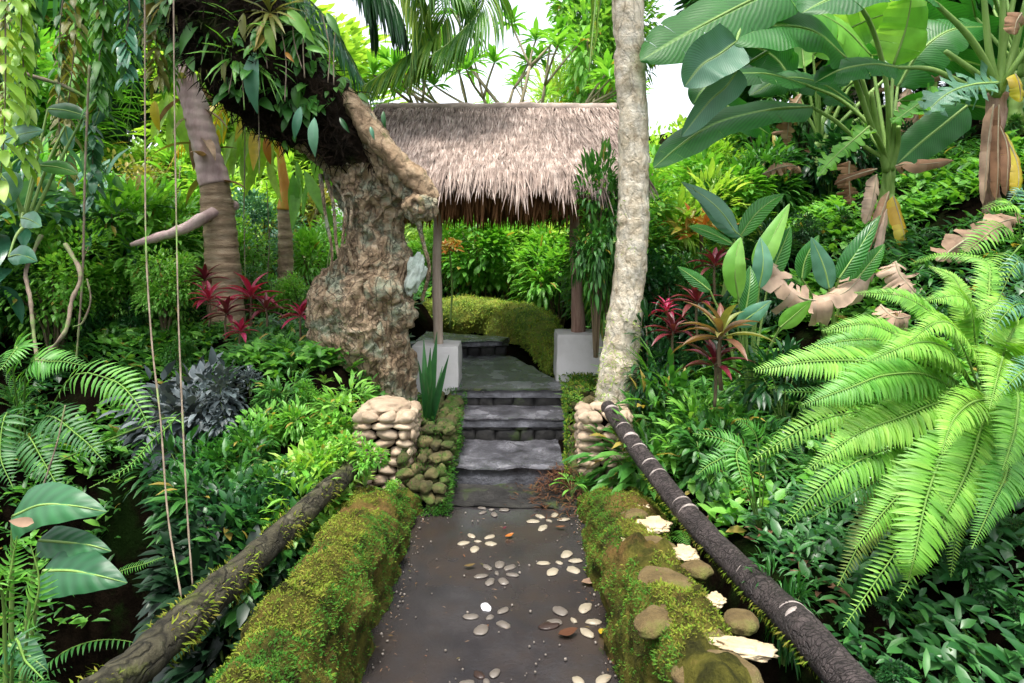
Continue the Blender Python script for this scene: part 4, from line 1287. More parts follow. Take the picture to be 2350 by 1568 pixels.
def mk_rosette(name, lp, lmat, k=16, h=.55, ls=.45, smat='stemb', elmin=-.2, elmax=1.2, sr=.02):
    cache = {}
    def f(seed):
        rnd = random.Random(seed); root = empty(name)
        if 'l' not in cache:
            cache['l'] = [MB().inst(p, [np.eye(4)]).mesh('leaf', G[lmat]) for p in lp]
        MB().add(*tube([Vector((0, 0, -.1)), Vector((.02, .01, h * .5)), Vector((0, 0, h + .03))], [sr, sr, sr * .8], seg=6, n=6)).build('stem', G[smat], root)
        for i in range(k):
            t = i / k
            a = i * 2.4 + rnd.uniform(-.3, .3); el_ = elmin + (elmax - elmin) * t
            put('leaf', rnd.choice(cache['l']), root, orient((0, 0, h * (.85 + .15 * t)), (math.cos(a) * math.cos(el_), math.sin(a) * math.cos(el_), math.sin(el_)), (0, 0, 1) if el_ < 1 else (-math.cos(a), -math.sin(a), .3), ls * rnd.uniform(.75, 1.1) * (1.1 - .3 * t)))
        return root
    return f

def mk_broad(name, lp, lmat, k=9, ls=.42, smat='stemg', ph=.55):
    cache = {}
    def f(seed):
        rnd = random.Random(seed); root = empty(name)
        if 'l' not in cache:
            cache['l'] = MB().inst(lp, [np.eye(4)]).mesh('leaf', G[lmat])
        for i in range(k):
            a = i * 2.4 + rnd.uniform(-.4, .4); r = rnd.uniform(.1, .38); h = ph * rnd.uniform(.55, 1.1)
            e = Vector((math.cos(a) * r, math.sin(a) * r, h))
            st = MB().add(*tube([Vector((0, 0, -.05)), Vector((e.x * .3, e.y * .3, h * .6)), e], [.011, .009, .006], seg=5, n=7, caps=False))
            lf = put('leaf', cache['l'], root, orient(e, (math.cos(a), math.sin(a) - .2, rnd.uniform(-.5, .7)), (0, -.1, 1), ls * rnd.uniform(.75, 1.15)))
            st.build('petiole', G[smat], root)
        return root
    return f

def mk_tuft(name, lmat, k=26, lp=LS):
    def f(seed):
        rnd = random.Random(seed)
        mats = []
        for i in range(k):
            a = rnd.random() * 6.28; el_ = rnd.uniform(.5, 1.45)
            mats.append(np.array(orient((rnd.uniform(-.04, .04), rnd.uniform(-.04, .04), -.03), (math.cos(a) * math.cos(el_), math.sin(a) * math.cos(el_), math.sin(el_)), (-math.cos(a), -math.sin(a), .6), (rnd.uniform(.35, .6), rnd.uniform(.7, 1.1), .9))))
        return MB().inst(lp, mats).build(name, G[lmat])
    return f

def mk_tree(name, leafp, lmat, n, lsize, bark='stempale', z0=.42, wid=.34, clumps=26):
    def f(seed):
        rnd = random.Random(seed); root = empty(name)
        mats, cl = foliage(leafp, n, lsize, seed, wid=wid, z0=z0, clumps=clumps, shell=.8)
        MB().inst(leafp, mats).build('crown', G[lmat], root)
        st = MB().add(*tube([Vector((0, 0, -.1)), Vector((.02, .01, .25)), Vector((-.01, .02, .5)), Vector((.02, 0, .75))], [.018, .014, .011, .006], seg=8, n=16))
        for c, s in cl[:14]:
            b = Vector((0, .01, rnd.uniform(.25, .6)))
            st.add(*tube([b, b.lerp(c, .5) + Vector((0, 0, .04)), c], [.007, .005, .003], seg=5, n=7))
        st.build('trunk', G[bark], root)
        return root
    return f

def plumeria(seed):
    """forked branches that end in whorls of long leaves"""
    rnd = random.Random(seed); root = empty('frangipani_tree')
    st = MB(); mats = []
    def grow(p, d, l, r, lev):
        q = p + d * l
        st.add(*tube([p, p.lerp(q, .5) + Vector((rnd.uniform(-.01, .01), rnd.uniform(-.01, .01), 0)), q], [r, r * .85, r * .7], seg=5, n=5))
        if lev == 0:
            for i in range(15):
                a = i * 2.4; el_ = rnd.uniform(-.35, .9)
                mats.append(np.array(orient(q, (math.cos(a) * math.cos(el_), math.sin(a) * math.cos(el_), math.sin(el_)), (0, 0, 1), rnd.uniform(.07, .11))))
            return
        for k in range(rnd.choice((2, 3, 3))):
            a = rnd.random() * 6.28
            nd = (d + Vector((math.cos(a), math.sin(a), .1)) * rnd.uniform(.5, .8)).normalized()
            grow(q, nd, l * rnd.uniform(.65, .85), r * .65, lev - 1)
    grow(Vector((0, 0, -.05)), Vector((.05, 0, 1)), .42, .02, 3)
    MB().inst(LL, mats).build('crown', G['mid'], root)
    st.build('trunk', G['stempale'], root)
    return root

KIND = {
 'shrub': (mk_shrub('leafy_shrub', LO, 1500, .085, 'mid'), 3, 'leafy shrub', 'shrub'),
 'lance': (mk_shrub('leafy_shrub', LL, 1100, .15, 'mid', wid=.46), 3, 'long leaved shrub', 'shrub'),
 'fine': (mk_shrub('leafy_shrub', LO, 3000, .05, 'mid', clumps=18), 2, 'small leaved shrub', 'shrub'),
 'big': (mk_shrub('leafy_shrub', LB, 300, .24, 'broad', smat='stemg', clumps=16), 2, 'large leaved shrub', 'shrub'),
 'low': (mk_shrub('leafy_plant', LO, 420, .15, 'fresh', smat='stemg', z0=.1, wid=.6, clumps=9), 3, 'low leafy plant', 'plant'),
 'lowlance': (mk_shrub('leafy_plant', LL, 360, .26, 'mid', smat='stemg', z0=.1, wid=.6, clumps=9), 3, 'low long leaved plant', 'plant'),
 'fern': (mk_fern('fernmid'), 3, 'fern', 'fern'),
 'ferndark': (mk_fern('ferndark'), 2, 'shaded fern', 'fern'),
 'fernlight': (mk_fern('fern'), 2, 'bright fern', 'fern'),
 'cordred': (mk_rosette('cordyline', [LC], 'red', 15, .42, .5), 2, 'crimson cordyline', 'plant'),
 'cordmaroon': (mk_rosette('cordyline', [LC], 'maroon', 15, .42, .5), 2, 'dark maroon cordyline', 'plant'),
 'cordgreen': (mk_rosette('cordyline', [LC], 'redgreen', 17, .42, .5), 2, 'red and green cordyline', 'plant'),
 'broad': (mk_broad('broad_leaf_plant', LB, 'broad'), 3, 'broad leaved plant', 'plant'),
 'aloc': (mk_broad('heart_leaf_plant', LH, 'alocasia', 7, .45), 2, 'heart leaved plant', 'plant'),
 'tuft': (mk_tuft('grass_tuft', 'fresh'), 3, 'grass tuft', 'grass'),
 'tuftpale': (mk_tuft('grass_tuft', 'mid', 22), 2, 'strap leaved tuft', 'grass'),
 'tree': (mk_tree('broadleaf_tree', LO, 'mid', 7000, .045, z0=.16), 3, 'broadleaf tree', 'tree'),
 'treelance': (mk_tree('broadleaf_tree', LL, 'fresh', 5000, .07, z0=.16), 2, 'light green tree', 'tree'),
 'frangipani': (plumeria, 2, 'frangipani tree', 'tree'),
}
BUILT = {}
def plant(kind, x, y, h, label=None, group=None, mat=None, rz=None, z=None, tilt=0, wide=1):
    f, nv, lab, cat = KIND[kind]
    i = BUILT.setdefault(kind, [])
    if len(i) < nv:
        o = f(100 + len(i) * 7 + hash_(kind)); i.append(o)
    else:
        o = copy_tree(i[random.randrange(nv)])
    o.location = (x, y, T(x, y) if z is None else z)
    o.rotation_euler = (tilt, 0, random.random() * 6.28 if rz is None else rz)
    o.scale = (h * wide, h * wide, h)
    for k in ('group',):
        if k in o: del o[k]
    o['label'] = label or lab; o['category'] = cat
    if group: o['group'] = group
    targets = [o] if o.type == "MESH" else [k for k in o.children if k.name.split(".")[0] in ("foliage", "crown", "leaf")]
    for t in targets:
        s = t.material_slots[0]
        s.link = 'OBJECT'
        s.material = G[mat] if mat else t.data.materials[0]
    return o
def hash_(s): return sum(ord(c) for c in s) % 97
def pp(kind, px, Y, ytop, label=None, **kw):
    """plant standing on the ground under pixel column px at depth Y, as tall as pixel row ytop"""
    x = (px - 1175) * Y / 1500
    z0 = T(x, Y); zt = CAMZ + (560 - ytop) * Y / 1500
    return plant(kind, x, Y, max(.12, zt - z0), label, **kw)

# ------------------------------------------------------------------ big single leaves drawn along a midrib
def ribbon(pts, w, fun=banana, n=34, up=(0, -.5, .85), fold=.15, hang=.25, torn=0., seed=0, wl_=1., wr_=1., cols=4, wave=.02):
    """leaf blade along a midrib curve; torn > 0 splits it between side veins"""
    rnd = random.Random(seed)
    c = catmull(pts, n); up = Vector(up)
    V, F, U = [], [], []
    for side in (-1, 1):
        ws = wl_ if side < 0 else wr_
        i = 0
        while i < n:
            j = min(n, i + (rnd.choice((1, 2, 2, 3, 4, 6) if torn < .6 else (1, 1, 1, 2, 2, 3)) if torn else n))
            jit = rnd.uniform(-.15, .4) * torn; slant = rnd.uniform(0, .5) * torn
            wf_ = rnd.uniform(.45, 1.15) if torn > .6 else 1; crl = rnd.uniform(-.5, .9) if torn > .6 else 0
            base = len(V)
            for r in range(i, j + 1):
                t = r / n
                d = (c[min(n, r + 1)] - c[max(0, r - 1)]).normalized()
                sd_ = d.cross(up).normalized(); nn = sd_.cross(d)
                ww = max(.002, w * .5 * ws * wf_ * fun(min(.999, max(.001, t))))
                s = (1 - .25 * torn) if torn and ((r == j and j < n) or (r == i and i > 0)) else 1
                for e_ in range(cols + 1):
                    e = e_ / cols
                    q = c[r] + sd_ * side * ww * e * s + nn * (fold * ww * e - (hang + jit) * ww * e * e + crl * ww * e * e * e) + d * slant * ww * e * .3
                    q += nn * wave * w * math.sin(t * 23 + side + e) * e
                    V.append(q[:]); U.append((.5 + side * e * .5, t))
            K = cols + 1
            for r in range(j - i):
                for e in range(cols):
                    q = base + r * K + e
                    F.append((q, q + 1, q + 1 + K, q + K))
            i = j
    return np.array(V), np.array(F), np.array(U), c

def big_leaf(parent, pts, w, mat, petiole=None, r=.012, name='leaf', stem='stemg', **kw):
    org = np.array(parent.location) if parent is not None else np.array(pts[0])
    V, F, U, c = ribbon(pts, w, **kw)
    o = MB().add(V - org, F, U).build(name, G[mat], parent)
    Vr, Fr, Ur = tube([c[0], c[len(c) // 3], c[2 * len(c) // 3], c[-1]], [r, r * .75, r * .5, r * .12], seg=6, n=30)
    mid = MB().add(Vr - org, Fr, Ur)
    if petiole:
        Vp, Fp, Up = tube(petiole + [pts[0]], [r * 2.1] + [r * 1.4] * (len(petiole) - 1) + [r], seg=8, n=24, caps=False)
        mid.add(Vp - org, Fp, Up)
    mid.build('midrib', G[stem], o)
    if parent is None: o.location = pts[0]
    return o

# ---- banana plant nearer the middle
def on_ground(px, Y):
    x = (px - 1175) * Y / 1500
    return Vector((x, Y, T(x, Y)))
b1 = tag(empty('banana_plant', on_ground(2030, 5.4)), 'banana plant with a slim stem and huge green leaves reaching to the pale palm', 'banana plant')
o1 = b1.location.copy()
addt('stem', [o1 + Vector((-.02, 0, -.1)), P(2030, 560, 5.4), P(2034, 470, 5.4), P(2040, 380, 5.4)], [.085, .07, .06, .055], 'stemg', b1, o1, seg=14, n=40)
c1 = [P(2036, 470, 5.38), P(2038, 380, 5.36)]
A = lambda *q: [P(*p) for p in q]
big_leaf(b1, A((1941, 135, 4.9), (1881, 79, 4.8), (1799, 58, 4.7), (1731, 68, 4.6), (1668, 98, 4.5)), .62, 'banana', petiole=c1 + A((2000, 290, 5.2), (1965, 190, 5.0)), r=.016, up=(0, -.75, .65), wl_=1.05, wr_=1., hang=.2, seed=1)
big_leaf(b1, A((1900, -60, 4.9), (1810, -40, 4.8), (1731, 0, 4.7), (1638, 45, 4.6), (1544, 95, 4.5), (1470, 140, 4.45)), .52, 'banana', petiole=c1 + A((2035, 200, 5.2), (1990, 40, 5.0)), r=.014, up=(.2, -.75, .6), hang=.25, torn=.25, seed=2)
big_leaf(b1, A((1863, 246, 5.1), (1800, 250, 5.0), (1731, 258, 4.9), (1638, 285, 4.8), (1560, 335, 4.7), (1500, 385, 4.6)), .34, 'banana', petiole=c1 + A((1975, 330, 5.3), (1920, 280, 5.2)), r=.012, up=(0, -.7, .75), torn=.12, seed=3)
big_leaf(b1, A((1850, 195, 5.5), (1770, 172, 5.4), (1690, 170, 5.3), (1620, 200, 5.2), (1590, 240, 5.2)), .36, 'banana', petiole=c1 + A((2005, 300, 5.4), (1930, 230, 5.5)), up=(0, -.6, .8), torn=.2, seed=4)
big_leaf(b1, A((1694, 158, 4.75), (1665, 200, 4.7), (1626, 235, 4.7), (1563, 315, 4.65)), .22, 'bananab', up=(.5, -.8, .3), hang=-.3, seed=5, petiole=A((1760, 120, 4.9)), r=.008)
big_leaf(b1, A((1690, 95, 4.5), (1650, 125, 4.45), (1610, 150, 4.4), (1570, 200, 4.4)), .34, 'bananab', up=(.3, -.9, .2), hang=-.3, seed=6, petiole=A((1700, 60, 4.6)), r=.008)
big_leaf(b1, A((1995, 290, 5.1), (1960, 320, 5.0), (1915, 360, 4.9), (1876, 405, 4.85)), .2, 'fresh', petiole=c1 + A((2018, 320, 5.2)), up=(0, -.8, .5), torn=1.0, seed=7, r=.009)
big_leaf(b1, A((2219, 243, 5.9), (2160, 290, 5.9), (2110, 330, 5.9), (2060, 375, 5.85)), .36, 'banana', petiole=None, up=(.2, -.8, .5), seed=8)
for k, (a, b) in enumerate([(((2040, 380), (2050, 310)), (2056, 255)), (((2036, 390), (2018, 320)), (2000, 210)), (((2034, 395), (2012, 300)), (1975, 170)), (((2044, 390), (2060, 330)), (2062, 290))]):
    addt('petiole', [P(a[0][0], a[0][1], 5.36), P(a[1][0], a[1][1], 5.3), P(b[0], b[1], 5.2)], [.03, .022, .016], 'stemg', b1, o1, seg=8, n=14, disp=None)
for k, (q, w_, mt, tn) in enumerate([(((2054, 382, 5.2), (2080, 376, 5.1), (2110, 378, 5.0), (2190, 368, 5.0)), .13, 'brown', .5), (((2012, 388, 5.2), (1975, 398, 5.1), (1935, 412, 5.0), (1915, 424, 5.0)), .06, 'brown', .5),
                                  (((2012, 400, 5.2), (2006, 440, 5.15), (1998, 480, 5.1), (1985, 515, 5.1)), .13, 'pinkdry', .6), (((2040, 440, 5.25), (2020, 500, 5.15), (1995, 560, 5.0), (1975, 620, 4.9)), .1, 'brown', .6),
                                  (((2050, 450, 5.2), (2065, 500, 5.15), (2075, 540, 5.1), (2078, 580, 5.1)), .14, 'yellow', .4), (((2035, 480, 5.2), (2026, 540, 5.1), (2015, 600, 5.0), (2005, 640, 4.95)), .08, 'pinkdry', .5)]):
    big_leaf(b1, A(*q), w_, mt, up=(.1, -.9, .2), torn=tn, hang=.7, seed=30 + k, r=.006, name='dead_leaf', stem='brown_' if False else 'stempale', n=20)
for k, (q, w_, mt, tn) in enumerate([(((2000, 130, 5.6), (1930, 60, 5.5), (1850, 20, 5.4), (1760, 10, 5.3)), .5, 'fresh', .2), (((2060, 200, 5.6), (2110, 120, 5.6), (2180, 70, 5.6), (2270, 60, 5.6)), .5, 'banana', .3),
                                     (((1960, 240, 5.7), (1880, 190, 5.7), (1800, 180, 5.7), (1720, 220, 5.6)), .34, 'banana', .4), (((2050, 150, 5.5), (2080, 60, 5.4), (2090, -20, 5.3), (2060, -80, 5.2)), .46, 'fresh', .2)]):
    big_leaf(b1, A(*q), w_, mt, petiole=c1 + [P(*q[0]).lerp(c1[1], .5)], r=.012, up=(.1, -.75, .6), torn=tn, hang=.3, seed=120 + k)
# ---- banana plant at the right edge
b2 = tag(empty('banana_plant', on_ground(2280, 5.0)), 'banana plant at the right edge with a brown sheathed stem and upright petioles', 'banana plant')
o2 = b2.location.copy()
addt('stem', [o2 + Vector((0, 0, -.1)), P(2272, 430, 5.0), P(2280, 320, 5.0), P(2290, 215, 5.0)], [.08, .06, .06, .07], 'postred', b2, o2, seg=14, n=40)
c2 = [P(2286, 280, 4.98), P(2290, 215, 4.96)]
big_leaf(b2, A((2150, 10, 4.7), (2080, -30, 4.6), (1990, -30, 4.5), (1900, 0, 4.4), (1840, 30, 4.35)), .5, 'banana', petiole=c2 + A((2265, 150, 4.9), (2220, 80, 4.8)), r=.018, up=(0, -.6, .8), torn=.15, seed=11)
big_leaf(b2, A((2330, -20, 4.8), (2350, -140, 4.7), (2400, -220, 4.6), (2480, -240, 4.5)), .55, 'banana', petiole=c2 + A((2300, 130, 4.9)), r=.016, seed=12)
big_leaf(b2, A((2400, 60, 4.7), (2460, 20, 4.6), (2540, 30, 4.5), (2600, 90, 4.4)), .5, 'banana', petiole=c2 + A((2330, 150, 4.85), (2365, 100, 4.8)), r=.015, seed=13)
big_leaf(b2, A((2060, 155, 4.8), (2000, 148, 4.75), (1930, 160, 4.7), (1870, 190, 4.7)), .3, 'banana', petiole=c2 + A((2230, 200, 4.9), (2140, 160, 4.85)), r=.013, up=(0, -.7, .7), torn=.3, seed=14)
big_leaf(b2, A((2290, 190, 4.8), (2230, 195, 4.7), (2175, 215, 4.65), (2120, 262, 4.6)), .34, 'bananab', petiole=c2, r=.011, up=(.1, -.8, .6), torn=1, seed=15)
big_leaf(b2, A((2185, 205, 4.75), (2130, 225, 4.7), (2085, 255, 4.65), (2046, 282, 4.6)), .2, 'fresh', r=.009, up=(.1, -.8, .6), torn=1, seed=16, petiole=c2)
for a, b in [((2270, 120), (2256, -30)), ((2300, 120), (2302, -40)), ((2325, 120), (2355, 0)), ((2255, 180), (2170, 118))]:
    addt('petiole', [P(2290, 220, 4.96), P(*a, 4.9), P(*b, 4.8)], [.038, .026, .018], 'stemg', b2, o2, seg=8, n=14, disp=None)
for k, (q, w_, mt) in enumerate([(((2280, 240, 4.9), (2268, 320, 4.85), (2262, 400, 4.8), (2256, 470, 4.8)), .09, 'pinkdry'), (((2292, 240, 4.9), (2290, 320, 4.85), (2290, 400, 4.8), (2286, 460, 4.8)), .1, 'brown'),
                                 (((2300, 300, 4.9), (2330, 360, 4.85), (2338, 410, 4.8), (2330, 450, 4.8)), .14, 'yellow'), (((2285, 270, 4.9), (2310, 330, 4.85), (2312, 400, 4.8), (2308, 450, 4.8)), .1, 'brown'),
                                 (((2330, 170, 4.85), (2338, 190, 4.8), (2342, 215, 4.8), (2340, 235, 4.8)), .13, 'yellow'), (((2345, 30, 4.7), (2335, 45, 4.7), (2330, 60, 4.7), (2328, 80, 4.7)), .15, 'brown')]):
    big_leaf(b2, A(*q), w_, mt, up=(.1, -.9, .2), torn=.5, hang=.6, seed=50 + k, r=.006, name='dead_leaf', stem='stempale', n=20)

for (px, Y, rz, sc__, lab) in [(1880, 7.4, 2.4, 1.0, 'banana plant half hidden behind the middle banana plant'), (2330, 6.6, .8, 1.05, 'banana plant filling the top right corner behind the edge banana'), (2130, 7.6, -.5, 1.1, 'banana plant between and behind the two nearer banana plants')]:
    o = copy_tree(b1); o.location = on_ground(px, Y); o.rotation_euler.z = rz; o.scale = (sc__,) * 3; o['label'] = lab
# ---- dry banana leaves lying on the slope
for k, (lab, q, w_) in enumerate([
    ('long pale dry banana leaf sagging in a curve across the slope behind the ferns', ((1772, 604, 4.3), (1800, 652, 4.2), (1850, 690, 4.2), (1901, 690, 4.2), (1979, 640, 4.4), (2020, 575, 4.6)), .27),
    ('dry pale banana leaf arching down at the right below the edge banana', ((2150, 600, 4.4), (2194, 565, 4.4), (2252, 530, 4.4), (2311, 505, 4.5), (2350, 500, 4.6)), .24),
    ('torn dry leaf hanging right of the long pale one', ((2055, 600, 4.5), (2065, 630, 4.45), (2090, 660, 4.4), (2115, 690, 4.4)), .28),
    ('dry brown banana leaf stuck high in the dark shrubs', ((1840, 215, 6), (1815, 260, 5.9), (1808, 300, 5.9), (1806, 335, 5.9)), .22),
    ('dry brown leaf dangling in a dark gap beside the middle banana', ((1950, 370, 5.6), (1948, 400, 5.6), (1950, 440, 5.6), (1952, 470, 5.6)), .2),
    ('dry tan leaf caught in twigs right of the yellowish shrub', ((1750, 400, 5.6), (1790, 385, 5.5), (1820, 380, 5.5), (1840, 395, 5.5)), .16),
    ('pale dry leaf scrap under the tip of the upper fern fronds', ((2020, 700, 3.9), (2040, 720, 3.85), (2060, 730, 3.8), (2090, 725, 3.8)), .2)]):
    o = big_leaf(None, A(*q), w_, 'pinkdry' if k not in (3, 4, 5) else 'brown', up=(.1, -.85, .45), torn=.85, hang=.8, seed=70 + k, r=.008, stem='stempale', name='dry_leaf', n=26)
    V = o.data.vertices
    off = np.array(o.location)
    tag(o, lab, 'dry leaf')

# ---- lone broad leaves of the gingers on the right slope
def leafset(name, base, lab, cat, leaves, w, mats, fun=ovate, r=.006, up=(0, -.9, .3)):
    root = tag(empty(name, base), lab, cat)
    for k, (q, mt) in enumerate(leaves):
        q = A(*q)
        L_ = (q[0] - q[-1]).length
        pts = [q[0], q[0].lerp(q[-1], .5) + Vector((0, -.03, .04)), q[-1]] if len(q) == 2 else q
        pet = [Vector(base) + Vector((random.uniform(-.04, .04), 0, 0)), Vector(base).lerp(pts[0], .6) + Vector((0, 0, .05))]
        big_leaf(root, pts, (w[k] if hasattr(w, '__len__') else w), mt, fun=fun, petiole=pet, r=r, up=up, hang=.35, fold=.25, seed=k, n=14, cols=3)
    return root
leafset('ginger_plant', on_ground(1720, 4.3), 'ginger plant with upright glossy broad leaves on the slope right of the palm', 'plant',
        [(((1695, 685, 4.1), (1686, 610, 4.05), (1700, 545, 4.1)), 'fresh'), (((1735, 620, 4.2), (1765, 560, 4.2), (1812, 468, 4.3)), 'fresh'), (((1742, 660, 4.15), (1752, 600, 4.15), (1745, 545, 4.2)), 'blue'),
         (((1765, 640, 4.3), (1790, 580, 4.3), (1815, 520, 4.3)), 'broad'), (((1790, 752, 4.0), (1825, 722, 3.95), (1862, 690, 3.9)), 'fresh'), (((1692, 748, 4.0), (1730, 720, 3.95), (1770, 690, 3.95)), 'blue'),
         (((1630, 668, 4.2), (1595, 640, 4.2), (1555, 612, 4.2)), 'broad'), (((1710, 720, 4.1), (1720, 660, 4.1), (1722, 610, 4.15)), 'broad')],
        [.15, .14, .13, .14, .11, .11, .1, .12], None)
leafset('ginger_plant', on_ground(1900, 4.5), 'ginger plant with bluish and dark green leaves above the long dry leaf', 'plant',
        [(((1903, 662, 4.3), (1890, 610, 4.3), (1862, 545, 4.3)), 'bananab'), (((1925, 640, 4.3), (1965, 580, 4.3), (2020, 495, 4.4)), 'broad'), (((1840, 640, 4.4), (1850, 590, 4.4), (1880, 540, 4.4)), 'broad'),
         (((1950, 660, 4.4), (2000, 600, 4.4), (2030, 560, 4.4)), 'broad')], [.16, .14, .12, .12], None)
leafset('ginger_plant', on_ground(1640, 5.2), 'dark blue green long leaved ginger just right of the palm trunk', 'plant',
        [(((1690, 535, 5.0), (1640, 470, 5.0), (1565, 418, 5.0)), 'bananab'), (((1705, 545, 5.0), (1650, 500, 5.0), (1590, 430, 5.0)), 'alocasia'), (((1700, 540, 5.0), (1745, 480, 5.0), (1800, 445, 5.0)), 'broad'),
         (((1680, 560, 5.0), (1620, 530, 5.0), (1580, 520, 5.0)), 'broad')], [.16, .14, .15, .1], None)

# ---- the big bright fern
def big_fern(lab, base, list_, wid, n=76):
    root = tag(empty('fern', base), lab, 'fern')
    for k, (q, mt, ws) in enumerate(list_):
        q = A(*q)
        pts = [Vector(base) + Vector((0, 0, 0))] + q
        rnd = random.Random(k)
        me = frond_from(pts, n, wid * ws, mt, rnd, up=(.05, -.75, .75), org=base, start=.2, droopp=.12)
        put('frond', me, root)
    return root
cA = P(2275, 905, 2.75)
cA = Vector((cA.x, cA.y, cA.z))
FA = [(((2160, 850, 2.55), (2010, 830, 2.4), (1860, 830, 2.3), (1728, 850, 2.3)), 'fern', 1.1),
      (((2180, 905, 2.5), (2050, 935, 2.35), (1880, 965, 2.3), (1712, 1065, 2.3)), 'fern', 1.0),
      (((2200, 940, 2.5), (2080, 1010, 2.3), (1930, 1080, 2.15), (1800, 1205, 2.1)), 'fern', 1.15),
      (((2215, 950, 2.5), (2130, 1040, 2.3), (2010, 1100, 2.2), (1860, 1190, 2.2)), 'fernmid', 1.0),
      (((2240, 940, 2.5), (2180, 1010, 2.25), (2130, 1130, 2.05), (2100, 1270, 1.95), (2085, 1330, 1.95)), 'fern', 1.15),
      (((2230, 950, 2.5), (2160, 1090, 2.3), (2060, 1260, 2.1), (1935, 1440, 2.0)), 'fern', .95),
      (((2210, 960, 2.5), (2090, 1080, 2.3), (2000, 1200, 2.2), (1922, 1345, 2.15)), 'fernold', 1.0),
      (((2290, 960, 2.5), (2240, 1050, 2.3), (2200, 1180, 2.2), (2182, 1325, 2.15)), 'fern', .75),
      (((2190, 830, 2.6), (2110, 800, 2.5), (2000, 745, 2.45), (1885, 760, 2.45)), 'fern', .95),
      (((2210, 800, 2.7), (2150, 730, 2.6), (2070, 680, 2.6), (1960, 672, 2.6)), 'fern', .85),
      (((2230, 790, 2.7), (2210, 700, 2.7), (2190, 640, 2.75), (2130, 610, 2.8)), 'fern', .7),
      (((2260, 780, 2.7), (2270, 660, 2.75), (2260, 600, 2.85), (2160, 585, 3.0), (2085, 608, 3.1)), 'fern', .65),
      (((2170, 880, 2.6), (2090, 900, 2.4), (1950, 900, 2.35), (1790, 900, 2.35)), 'fernmid', .9),
      (((2330, 850, 2.5), (2400, 800, 2.3), (2480, 830, 2.1)), 'fern', 1.), (((2330, 940, 2.4), (2400, 1000, 2.2), (2440, 1100, 2.1)), 'fern', 1.),
      (((2280, 930, 2.5), (2240, 920, 2.2), (2190, 960, 2.0), (2160, 1040, 1.9)), 'fern', .8),
      (((2260, 860, 2.6), (2200, 760, 2.4), (2150, 740, 2.3), (2080, 790, 2.2)), 'fern', .8),
      (((2170, 860, 2.7), (2060, 790, 2.6), (1960, 780, 2.55), (1850, 800, 2.55)), 'fernmid', 1.0), (((2190, 920, 2.4), (2060, 960, 2.25), (1960, 1000, 2.2), (1850, 1080, 2.15)), 'fern', 1.0),
      (((2230, 960, 2.35), (2150, 1060, 2.15), (2050, 1150, 2.1), (1960, 1260, 2.05)), 'fern', 1.0), (((2260, 960, 2.3), (2220, 1080, 2.1), (2160, 1200, 2.0), (2060, 1380, 1.95)), 'fern', .9),
      (((2150, 870, 2.45), (2040, 860, 2.3), (1950, 890, 2.2), (1840, 930, 2.2)), 'fernmid', 1.0), (((2200, 830, 2.5), (2150, 790, 2.35), (2090, 790, 2.2), (1990, 830, 2.15)), 'fern', .9),
      (((2240, 800, 2.6), (2230, 720, 2.55), (2200, 680, 2.5), (2120, 690, 2.45)), 'fern', .9), (((2300, 820, 2.5), (2330, 740, 2.5), (2300, 690, 2.4), (2240, 730, 2.3)), 'fern', .9),
      (((2310, 980, 2.3), (2310, 1080, 2.1), (2280, 1150, 2.0), (2230, 1260, 1.95)), 'fernmid', .8), (((2330, 900, 2.3), (2330, 980, 2.1), (2300, 1080, 1.95)), 'fern', .9), (((2280, 850, 2.4), (2300, 820, 2.1), (2290, 860, 1.9), (2270, 940, 1.8)), 'fern', .8)]
big_fern('large bright lime green fern arching over the slope at the right', Vector((cA.x, cA.y, cA.z - .12)), FA, .165)
cB = P(2345, 560, 3.4)
big_fern('lime fern at the right edge below the yellow leaved banana', Vector(cB), [(((2300, 520, 3.2), (2240, 560, 3.1), (2200, 590, 3.0)), 'fern', .8), (((2330, 480, 3.3), (2310, 470, 3.2), (2250, 480, 3.1)), 'fern', .7),
      (((2310, 600, 3.2), (2270, 640, 3.0), (2235, 700, 2.9)), 'fern', .8), (((2400, 500, 3.2), (2450, 520, 3.1), (2480, 560, 3.0)), 'fern', .8)], .16, n=26)
cC = P(1745, 1120, 3.1); cC.z = T(cC.x, cC.y)
big_fern('small mid green fern beside the dark rail left of the big bright fern', cC, [(((1700, 1050, 3.0), (1660, 1010, 3.0), (1590, 995, 3.0)), 'fernmid', .8), (((1715, 1040, 2.95), (1690, 1040, 2.9), (1700, 1090, 2.8), (1718, 1140, 2.75)), 'fernmid', .8),
      (((1690, 1060, 2.95), (1640, 1060, 2.9), (1600, 1090, 2.85)), 'fernmid', .7), (((1740, 1030, 3.1), (1720, 980, 3.1), (1680, 960, 3.1)), 'fernmid', .7), (((1760, 1050, 3.0), (1790, 1010, 2.9), (1810, 1040, 2.8)), 'fernmid', .6)], .15, n=24)
cD = P(2420, 760, 2.0)
big_fern('bluish green fern leaning in from the right edge of the photo', cD, [(((2380, 720, 1.95), (2330, 700, 1.9), (2260, 780, 1.85)), 'blue', .9), (((2380, 680, 1.95), (2340, 600, 1.9), (2290, 690, 1.9)), 'blue', .9),
      (((2400, 830, 1.9), (2350, 850, 1.85), (2290, 910, 1.8)), 'blue', .8), (((2400, 560, 2.2), (2350, 440, 2.3), (2310, 470, 2.3)), 'blue', .8)], .1, n=30)
pp('lowlance', 1800, 2.35, 1290, 'single dark green young leaf plant at the foot of the long fern fronds', mat='broad', wide=.5)

# ------------------------------------------------------------------ planting, left bank and gully
random.seed(21)
gl_ = 'shrubs and ferns packed on the left bank'
